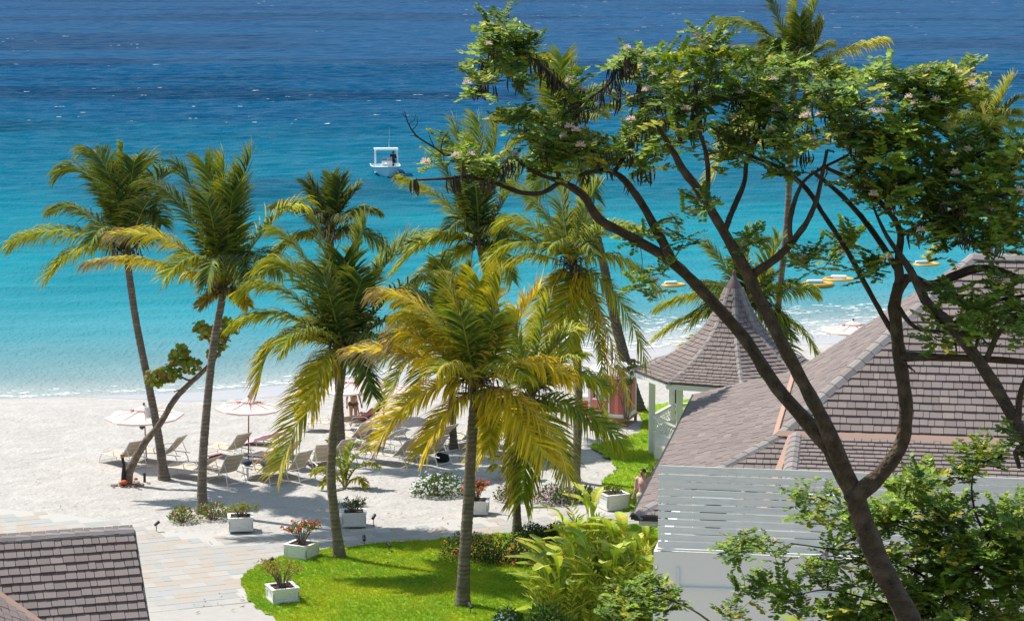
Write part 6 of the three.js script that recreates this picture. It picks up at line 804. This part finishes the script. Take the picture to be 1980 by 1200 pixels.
// moored motor boat seen bow-on
{
  const p0 = onH(748, 339, SEA), t = thing('motor_boat', 'white and pale blue motor boat with awning moored offshore', 'boat', p0.clone().setY(SEA - 0.05));
  const Lh = 7.2, sec = [], N = 22, Mq = 9; // hull: x across, y up, z from stern (-) to bow (+, towards the beach)
  for (let i = 0; i <= N; i++) { const u = i / N, z = -Lh * 0.62 + Lh * u, half = 1.27 * Math.pow(1 - Math.pow(Math.max(0, (u - 0.35) / 0.65), 2.3), 0.7), sheer = 0.72 + 0.38 * Math.pow(u, 2), keel = -0.35 + 0.55 * Math.pow(Math.max(0, (u - 0.7) / 0.3), 2.2), ring = []; for (let j = 0; j <= Mq; j++) { const v = j / Mq; ring.push(V(half * Math.pow(v, 0.42 + 0.5 * u) * (1 + 0.04 * v), lerp(keel, sheer, Math.pow(v, 1.5)), z + 0.35 * v * Math.pow(u, 6))); } sec.push(ring); }
  const skin = (a, b2) => { const pos = [], idx = []; for (const s of [1, -1]) { const o = pos.length / 3; for (const r of sec) for (let j = a; j <= b2; j++) pos.push(r[j].x * s, r[j].y, r[j].z); const k = b2 - a + 1; for (let i = 0; i < N; i++) for (let j = 0; j < k - 1; j++) { const q = o + i * k + j; s > 0 ? idx.push(q, q + k, q + 1, q + 1, q + k, q + k + 1) : idx.push(q, q + 1, q + k, q + 1, q + k + 1, q + k); } } const g = new THREE.BufferGeometry(); g.setAttribute('position', new THREE.Float32BufferAttribute(pos, 3)); g.setIndex(idx); g.computeVertexNormals(); return g; };
  const turn = g => g.scale(0.97, 0.97, 0.97).rotateY(0.10), add = (n, g, m) => part(n, turn(g), m, t), hullW = std(col(0.56, 0.74, 0.80), 0.35), blueH = std(col(0.05, 0.16, 0.33), 0.4), dk = std(col(0.02, 0.02, 0.025), 0.7);
  add('hull', skin(2, Mq), hullW); add('boot_stripe', skin(0, 2), blueH);
  add('gunwale', merge([1, -1].map(s => bentTube(sec.map(r => V(r[Mq].x * s, r[Mq].y, r[Mq].z)), 0.055, 6))), whiteMat);
  add('foredeck', (() => { const pos = []; for (let i = 13; i < N; i++) { const a = sec[i][Mq], c = sec[i + 1][Mq]; pos.push(V(-a.x, a.y - 0.03, a.z), V(a.x, a.y - 0.03, a.z), V(c.x, c.y - 0.03, c.z), V(-a.x, a.y - 0.03, a.z), V(c.x, c.y - 0.03, c.z), V(-c.x, c.y - 0.03, c.z)); } const g = new THREE.BufferGeometry().setFromPoints(pos); g.computeVertexNormals(); return g; })(), whiteMat);
  add('cockpit_floor', box(2.2, 0.04, 4.2, 0, 0.3, -2.2), whiteMat); add('transom', box(2.45, 0.8, 0.06, 0, 0.32, sec[0][0].z + 0.02), hullW);
  const cns = add('console', rbox(0.95, 1.0, 0.6, 0.05, 0.82, -0.7, 0.06), whiteMat); part('windscreen', turn( box(0.9, 0.38, 0.02).rotateX(-0.35).translate(0.05, 1.5, -0.5)), new THREE.MeshPhysicalMaterial({ color: col(0.8, 0.9, 0.95), roughness: 0.05, transmission: 0.9, thickness: 0 }), cns);
  for (const [x, z] of [[-1.02, -0.2], [1.02, -0.2], [-1.02, -2.3], [1.02, -2.3]]) add('awning_post', x < 0 && z > -1 ? box(0.13, 1.65, 0.1, x, 1.5, z) : cyl(V(x, 0.75, z), V(x * 0.96, 2.34, z), 0.035), whiteMat);
  const aw = add('awning', rbox(2.2, 0.09, 1.9, 0, 2.36, -1.2, 0.03), whiteMat); part('awning_trim', turn(box(2.16, 0.04, 0.5, 0, 2.425, -0.55)), std(col(0.05, 0.36, 0.30), 0.6), aw);
  add('antenna', cyl(V(0.25, 2.4, -1.2), V(0.32, 4.3, -1.2), 0.022, 0.008, 6), whiteMat);
  add('seat', rbox(0.9, 0.5, 0.4, 0.05, 0.6, -1.7, 0.06), dk); add('outboard_motor', merge([rbox(0.45, 0.55, 0.6, 0, 0.95, -4.7, 0.1), box(0.2, 0.9, 0.25, 0, 0.3, -4.72)]), dk);
  add('rail', merge([bentTube([V(1.2, 0.85, 0.2), V(1.05, 1.15, 0.9), V(0.6, 1.3, 1.9), V(0, 1.35, 2.5), V(-0.6, 1.3, 1.9), V(-1.05, 1.15, 0.9), V(-1.2, 0.85, 0.2)], 0.02, 5), cyl(V(0.6, 1.0, 1.8), V(0.6, 1.3, 1.9), 0.015), cyl(V(-0.6, 1.0, 1.8), V(-0.6, 1.3, 1.9), 0.015)]), std(col(0.7, 0.7, 0.72), 0.3, { metalness: 0.8 }));
  part('life_jacket', turn(rbox(0.2, 0.36, 0.14, 0.42, 1.5, -0.9, 0.05)), std(col(0.75, 0.12, 0.03), 0.7), t);
}
// yellow inflatable rings on the water
function ring(label, x, y, w, turn) { const p = onH(x, y, SEA + 0.1), t = thing('inflatable_ring', label, 'inflatable', p, 'yellow inflatable loungers on the sea'), q = w / 2; part('tube', new THREE.TorusGeometry(q - 0.13, 0.13, 10, 32).rotateX(Math.PI / 2).scale(1, 1, 0.8).rotateY(turn), std(col(0.72, 0.34, 0.02), 0.4), t); part('mesh_floor', new THREE.CylinderGeometry(q - 0.14, q - 0.14, 0.03, 24).scale(1, 1, 0.8).rotateY(turn).translate(0, -0.02, 0), std(col(0.6, 0.68, 0.7), 0.7), t); part('headrest', new THREE.CapsuleGeometry(0.12, q * 0.8, 4, 10).rotateZ(Math.PI / 2).translate(0, 0.1, -q * 0.62).rotateY(turn), std(col(0.8, 0.78, 0.7), 0.5), t); }
ring('yellow inflatable ring above the gazebo finial', 1303, 552, 1.5, 0.3); ring('yellow inflatable ring beside the tall palm trunk', 1581, 550, 2.0, 0.1); ring('yellow inflatable ring farther out, behind hanging leaves', 1622, 541, 1.9, -0.2); ring('yellow inflatable ring beyond the peak of the house', 1792, 512, 1.8, 0.4);
{ const p = onH(1408, 420, SEA); void p; }

// ---------------------------------------------------------------- people
const skinTan = std(col(0.42, 0.23, 0.15), 0.6), skinFair = std(col(0.52, 0.31, 0.22), 0.6), skinDark = std(col(0.09, 0.05, 0.035), 0.55), hairDark = std(col(0.02, 0.014, 0.01), 0.7);
function fieldMesh(bones, cell, pad = 0.08, k = 0.035) { // tapered capsules joined smoothly, meshed as one skin
  const lo = V(1e9, 1e9, 1e9), hi = V(-1e9, -1e9, -1e9); for (const [a, b, r1, r2] of bones) for (const p of [a, b]) { lo.min(p.clone().subScalar(Math.max(r1, r2) + pad)); hi.max(p.clone().addScalar(Math.max(r1, r2) + pad)); }
  const c = lo.clone().add(hi).multiplyScalar(0.5), ext = Math.max(hi.x - lo.x, hi.y - lo.y, hi.z - lo.z), n = Math.min(110, Math.ceil(ext / cell) + 2), mc = new MarchingCubes(n, new THREE.MeshBasicMaterial(), false, false, 60000), step = 2 / n, half = ext / 2, B = bones.map(([a, b, r1, r2, sq]) => { const d = b.clone().sub(a); return [a.x, a.y, a.z, d.x, d.y, d.z, Math.max(d.lengthSq(), 1e-9), r1, r2, sq || 1]; });
  mc.isolation = 0;
  for (let z = 0; z < n; z++) for (let y = 0; y < n; y++) for (let x = 0; x < n; x++) { const px = c.x + (-1 + x * step) * half, py = c.y + (-1 + y * step) * half, pz = c.z + (-1 + z * step) * half; let s = 1; for (const q of B) { const ax = px - q[0], ay = py - q[1], az = (pz - q[2]) , t = clamp((ax * q[3] + ay * q[4] + az * q[5]) / q[6]), dx = ax - t * q[3], dy = ay - t * q[4], dz = (az - t * q[5]) / q[9], d = Math.sqrt(dx * dx + dy * dy + dz * dz) - lerp(q[7], q[8], t), h = clamp(0.5 + 0.5 * (s - d) / k); s = lerp(s, d, h) - k * h * (1 - h); } mc.field[x + y * n + z * n * n] = -s; }
  mc.update(); const m = mc.count, pos = new Float32Array(m * 3); for (let i = 0; i < m; i++) { pos[3 * i] = c.x + mc.positionArray[3 * i] * half; pos[3 * i + 1] = c.y + mc.positionArray[3 * i + 1] * half; pos[3 * i + 2] = c.z + mc.positionArray[3 * i + 2] * half; }
  let g = new THREE.BufferGeometry(); g.setAttribute('position', new THREE.BufferAttribute(pos, 3)); g = mergeVertices(g, 1e-4); g.computeVertexNormals(); return g;
}
function hand(w, dir, palmN) { // palm, four unequal bent fingers and a thumb from the side of the palm
  const d = dir.clone().normalize(), s = d.clone().cross(palmN).normalize(), n = palmN.clone().normalize(), o = [[w, w.clone().addScaledVector(d, 0.08), 0.026, 0.032]];
  [[-0.03, 0.072], [-0.01, 0.082], [0.01, 0.077], [0.028, 0.06]].forEach(([off, l]) => { const a = w.clone().addScaledVector(d, 0.085).addScaledVector(s, off), b = a.clone().addScaledVector(d, l * 0.55).addScaledVector(n, 0.012), c = b.clone().addScaledVector(d, l * 0.4).addScaledVector(n, 0.028); o.push([a, b, 0.009, 0.0085], [b, c, 0.0085, 0.007]); });
  const th = w.clone().addScaledVector(d, 0.03).addScaledVector(s, -0.03); o.push([th, th.clone().addScaledVector(d, 0.045).addScaledVector(s, -0.03).addScaledVector(n, 0.012), 0.011, 0.008]); return o;
}
// J: joints in metres (feet at y = 0, facing +z); builds a person with clothes as children
function person(label, base, turn, J, o) {
  const t = thing('person', label, 'person', base), rot = g => g.rotateY(turn), B = (a, b, r1, r2, sq) => [J[a], J[b], r1, r2, sq], f = o.female ? 0.9 : 1;
  const body = [B('pelvis', 'waist', 0.135, 0.115 * f, 0.78), B('waist', 'chest', 0.115 * f, 0.15 * f, 0.74), B('chest', 'neck', 0.13 * f, 0.055), B('neck', 'head', 0.052, 0.06)];
  for (const s of ['L', 'R']) body.push([J.chest.clone().lerp(J['sh' + s], 0.25), J['sh' + s], 0.075 * f, 0.062 * f], B('sh' + s, 'el' + s, 0.055 * f, 0.042 * f), B('el' + s, 'wr' + s, 0.041 * f, 0.028 * f), B('pelvis', 'hip' + s, 0.12, 0.11), B('hip' + s, 'kn' + s, 0.098, 0.062), B('kn' + s, 'an' + s, 0.058, 0.036), B('an' + s, 'to' + s, 0.042, 0.026));
  const g = [fieldMesh(body, 0.02)]; for (const s of ['L', 'R']) g.push(fieldMesh(hand(J['wr' + s], J['wr' + s].clone().sub(J['el' + s]), V(0, 0, 1)), 0.006, 0.02, 0.008));
  const fw = (o.face || V(0, 0, 1)).clone().normalize(), up = J.head.clone().sub(J.neck).normalize(), hc = J.head.clone().addScaledVector(up, 0.05), sd = fw.clone().cross(up).normalize(), fy = (a, b, c) => hc.clone().addScaledVector(fw, a).addScaledVector(up, b).addScaledVector(sd, c);
  g.push(fieldMesh([[fy(0, 0.035, 0), fy(-0.02, 0.03, 0), 0.088, 0.088], [fy(0.02, -0.05, 0), fy(0.045, -0.075, 0), 0.06, 0.042], [fy(0.085, 0.02, 0), fy(0.105, -0.02, 0), 0.012, 0.016], [fy(-0.005, 0.0, 0.087), fy(-0.01, -0.03, 0.087), 0.014, 0.012], [fy(-0.005, 0.0, -0.087), fy(-0.01, -0.03, -0.087), 0.014, 0.012], [fy(0.082, -0.05, 0.018), fy(0.082, -0.05, -0.018), 0.01, 0.01]], 0.007, 0.02, 0.015));
  part('body', rot(merge(g)), o.skin, t);
  part('eyes', rot(merge([new THREE.SphereGeometry(0.011, 8, 6).translate(...fy(0.083, 0.012, 0.03).toArray()), new THREE.SphereGeometry(0.011, 8, 6).translate(...fy(0.083, 0.012, -0.03).toArray())])), std(col(0.02, 0.015, 0.01), 0.2), t);
  const hair = [[fy(-0.02, 0.06, 0), fy(-0.035, 0.045, 0), 0.092, 0.094]]; if (o.longHair) hair.push([fy(-0.06, 0.03, 0), fy(-0.08, -0.16, 0), 0.075, 0.05]); part('hair', rot(fieldMesh(hair, 0.012, 0.02, 0.03)), o.hair || hairDark, t);
  if (o.glasses) part('sunglasses', rot(merge([1, -1].map(s => new THREE.SphereGeometry(0.026, 10, 8).scale(1, 0.8, 1).translate(...fy(0.08, 0.012, 0.033 * s).toArray())))), std(col(0.01, 0.01, 0.012), 0.15), t);
  for (const [nm, list, m, k] of o.clothes || []) part(nm, rot(fieldMesh(list.map(([a, b, r1, r2, sq]) => [typeof a === 'string' ? J[a] : a, typeof b === 'string' ? J[b] : b, r1, r2, sq]), k || 0.02)), m, t);
  return t;
}
function standing(o = {}) { const h = o.h || 1, J = { pelvis: V(0, 0.93, 0), waist: V(0, 1.08, 0), chest: V(0, 1.32, 0), neck: V(0, 1.49, 0), head: V(0, 1.6, 0.02), shL: V(0.19, 1.42, 0), shR: V(-0.19, 1.42, 0), elL: V(0.26, 1.13, -0.03), elR: V(-0.26, 1.13, -0.03), wrL: V(0.27, 0.89, 0.06), wrR: V(-0.27, 0.89, 0.06), hipL: V(0.095, 0.9, 0), hipR: V(-0.095, 0.9, 0), knL: V(0.1, 0.49, 0.03), knR: V(-0.1, 0.49, 0.03), anL: V(0.1, 0.075, -0.01), anR: V(-0.1, 0.075, -0.01), toL: V(0.12, 0.03, 0.14), toR: V(-0.12, 0.03, 0.14), ...(o.J || {}) }; for (const k in J) J[k].multiplyScalar(h); return J; }
const shirtPink = std(col(0.72, 0.42, 0.46), 0.9), cream = std(col(0.62, 0.55, 0.45), 0.9), darkCloth = std(col(0.022, 0.022, 0.026), 0.9), olive = std(col(0.055, 0.06, 0.03), 0.8), navy = std(col(0.04, 0.09, 0.2), 0.9), rosy = std(col(0.5, 0.12, 0.15), 0.85);
const pants = (r = 0) => [['pelvis', 'waist', 0.15 + r, 0.135 + r, 0.82], ['pelvis', 'hipL', 0.135 + r, 0.125 + r], ['pelvis', 'hipR', 0.135 + r, 0.125 + r], ['hipL', 'knL', 0.115 + r, 0.085 + r], ['hipR', 'knR', 0.115 + r, 0.085 + r], ['knL', 'anL', 0.085 + r, 0.07 + r], ['knR', 'anR', 0.085 + r, 0.07 + r]];
{ // man walking past the lawn
  const J = standing({ h: 1.06, J: { elR: V(-0.3, 1.15, -0.12), wrR: V(-0.34, 0.92, -0.02), knL: V(0.1, 0.5, 0.16), anL: V(0.1, 0.1, 0.1), toL: V(0.11, 0.05, 0.24), anR: V(-0.1, 0.09, -0.2), toR: V(-0.1, 0.03, -0.07) } });
  const sh = [['pelvis', 'waist', 0.145, 0.14, 0.8], ['waist', 'chest', 0.14, 0.175, 0.76], ['chest', 'neck', 0.15, 0.075]]; for (const s of ['L', 'R']) sh.push(['chest', 'sh' + s, 0.1, 0.085], ['sh' + s, 'el' + s, 0.078, 0.064], ['el' + s, 'wr' + s, 0.06, 0.045].map((v, i) => i === 1 ? J['el' + s].clone().lerp(J['wr' + s], 0.45) : v));
  const b = onH(1243, 1016); b.y = 0.06;
  person('man in pink shirt and sunglasses walking beside the bush', b, -0.55, J, { skin: skinFair, face: V(-0.4, -0.1, 1), glasses: 1, clothes: [['shirt', sh, shirtPink], ['trousers', pants(), cream], ['shoes', [['anL', 'toL', 0.055, 0.04], ['anR', 'toR', 0.055, 0.04]], darkCloth]] });
}
{ // woman by the water
  const J = standing({ h: 0.97, J: { knR: V(-0.1, 0.5, 0.06), wrL: V(0.33, 0.9, 0.02), elL: V(0.28, 1.13, -0.02) } }), b = onH(683, 820); b.y = sandH(b.x, b.z);
  const p = J.pelvis, c = J.chest; person('woman in dark bikini standing beneath the tilted parasol', b, 0.15, J, { skin: skinTan, female: 1, longHair: 1, hair: std(col(0.06, 0.035, 0.02), 0.7), clothes: [['bikini_bottom', [[V(-0.12, p.y - 0.02, 0), V(0.12, p.y - 0.02, 0), 0.10, 0.10, 1.4], [V(0, p.y - 0.03, 0), V(0, p.y - 0.12, 0), 0.12, 0.075]], olive], ['bikini_top', [[V(-0.07, c.y, 0.08), V(0.07, c.y, 0.08), 0.075, 0.075]], olive]] });
}
{ // someone in dark trousers beyond the gazebo rail
  const J = standing(), b = onH(1306, 803); b.y = 0.06; const sh = [['pelvis', 'waist', 0.145, 0.14, 0.8], ['waist', 'chest', 0.14, 0.17, 0.78], ['chest', 'neck', 0.15, 0.075], ['chest', 'shL', 0.1, 0.085], ['chest', 'shR', 0.1, 0.085], ['shL', 'elL', 0.078, 0.064], ['shR', 'elR', 0.078, 0.064]];
  person('person in dark trousers standing on the grass beyond the gazebo', b, 2.6, J, { skin: skinDark, clothes: [['shirt', sh, cream], ['trousers', pants(), darkCloth], ['shoes', [['anL', 'toL', 0.055, 0.04], ['anR', 'toR', 0.055, 0.04]], darkCloth]] });
}
{ // boat helmsman
  const J = standing(), b = onH(748, 339, SEA).add(V(0.5, 0.28, -1.2)); const sh = [['pelvis', 'waist', 0.145, 0.14, 0.8], ['waist', 'chest', 0.14, 0.17, 0.78], ['chest', 'neck', 0.15, 0.075], ['chest', 'shL', 0.1, 0.085], ['chest', 'shR', 0.1, 0.085], ['shL', 'elL', 0.078, 0.064], ['shR', 'elR', 0.078, 0.064]];
  person('dark-clothed person standing at the wheel of the boat', b, 0.2, J, { skin: skinDark, clothes: [['shirt', sh, darkCloth], ['trousers', pants(), darkCloth]] });
}
// sunbathers lie in the frame of their lounger: x from foot to head, back raised
function reclining(label, lo, back, o) {
  const h = 0.53, ca = Math.cos(back), sa = Math.sin(back), P = (x, y, z) => V(z, y, x), at = (d, z, up = 0) => P(0.02 + d * ca - up * sa, h + d * sa + up * ca, z), kx = o.knee || 0.0;
  const J = { pelvis: P(-0.06, h + 0.03, 0), waist: at(0.16, 0, 0.05), chest: at(0.4, 0, 0.07), neck: at(0.6, 0, 0.07), head: at(0.7, 0, 0.09), shL: at(0.5, 0.18, 0.06), shR: at(0.5, -0.18, 0.06), elL: at(0.2, 0.28, 0.05), elR: at(0.22, -0.28, 0.08), wrL: P(-0.1, h + 0.2, 0.2), wrR: P(-0.1, h + 0.22, -0.14), hipL: P(-0.1, h + 0.03, 0.09), hipR: P(-0.1, h + 0.03, -0.09), knL: P(-0.48 + kx * 0.1, h + 0.04 + kx, 0.1), knR: P(-0.5 + kx * 0.05, h + 0.04 + kx * 0.6, -0.1), anL: P(-0.9 + kx * 0.5, h - 0.02, 0.1), anR: P(-0.92, h - 0.02, -0.1), toL: P(-0.96 + kx * 0.5, h + 0.1, 0.12), toR: P(-0.98, h + 0.1, -0.12) };
  const sw = [['pelvis', 'hipL', 0.14, 0.13], ['pelvis', 'hipR', 0.14, 0.13], [J.hipL, J.hipL.clone().lerp(J.knL, 0.55), 0.12, 0.1], [J.hipR, J.hipR.clone().lerp(J.knR, 0.55), 0.12, 0.1]];
  person(label, lo.position.clone(), lo.rotation.y + Math.PI / 2, J, { skin: o.skin, longHair: o.longHair, female: o.female, face: V(0, ca, -sa), clothes: [[o.female ? 'swimsuit' : 'swim_shorts', o.female ? [['pelvis', 'waist', 0.145, 0.13, 0.9], ['waist', 'chest', 0.13, 0.16, 0.85], ['pelvis', 'hipL', 0.13, 0.115], ['pelvis', 'hipR', 0.13, 0.115]] : sw, o.cloth]] });
}
reclining('person in navy shorts reclining under the middle parasol', lP, 0.85, { skin: skinTan, cloth: navy, knee: 0.32 });
reclining('bather in blue shorts lying in shade near the black bag', lB, 0.95, { skin: skinTan, cloth: std(col(0.03, 0.12, 0.4), 0.8), knee: 0.05 });
reclining('sunbather in a red swimsuit lying below the tilted parasol', lS, 0.6, { skin: skinTan, cloth: rosy, female: 1, longHair: 1 });
// litter: dry leaflets and leaf scraps fallen on the sand, terrace and lawn
{
  rnd = mulberry(900); const L = new Leaves(); L.leaf(V(0, 0, 0), V(1, 0.1, 0).normalize(), V(0, 0.1, 1).normalize(), 0.16, 0.05, [1, 1, 1], 0.3);
  const M = [], d = new THREE.Object3D(); for (let k = 0; k < 520; k++) { const p = onH(rr(60, 1240), rr(880, 1195)); if (fbm(p.x * 0.5, p.z * 0.5, 2) < 0.42) continue; d.position.set(p.x, 0.085 + rr(0, 0.02), p.z); d.rotation.set(rr(-0.3, 0.3), rr(0, 6.28), rr(-0.3, 0.3)); d.scale.setScalar(rr(0.4, 1.2)); d.updateMatrix(); M.push([d.matrix.clone(), mixc([0.20, 0.12, 0.05], [0.42, 0.33, 0.14], rnd())]); }
  const im = new THREE.InstancedMesh(L.geo(), std(col(1, 1, 1), 0.9), M.length); M.forEach(([m, c], i) => { im.setMatrixAt(i, m); im.setColorAt(i, col(...c)); }); im.name = 'fallen_leaves'; scene.add(im); tag(im, 'dry leaf scraps scattered over sand and lawn', 'leaf litter', null, 'stuff');
}
shadows(scene);
renderer.render(scene, camera);
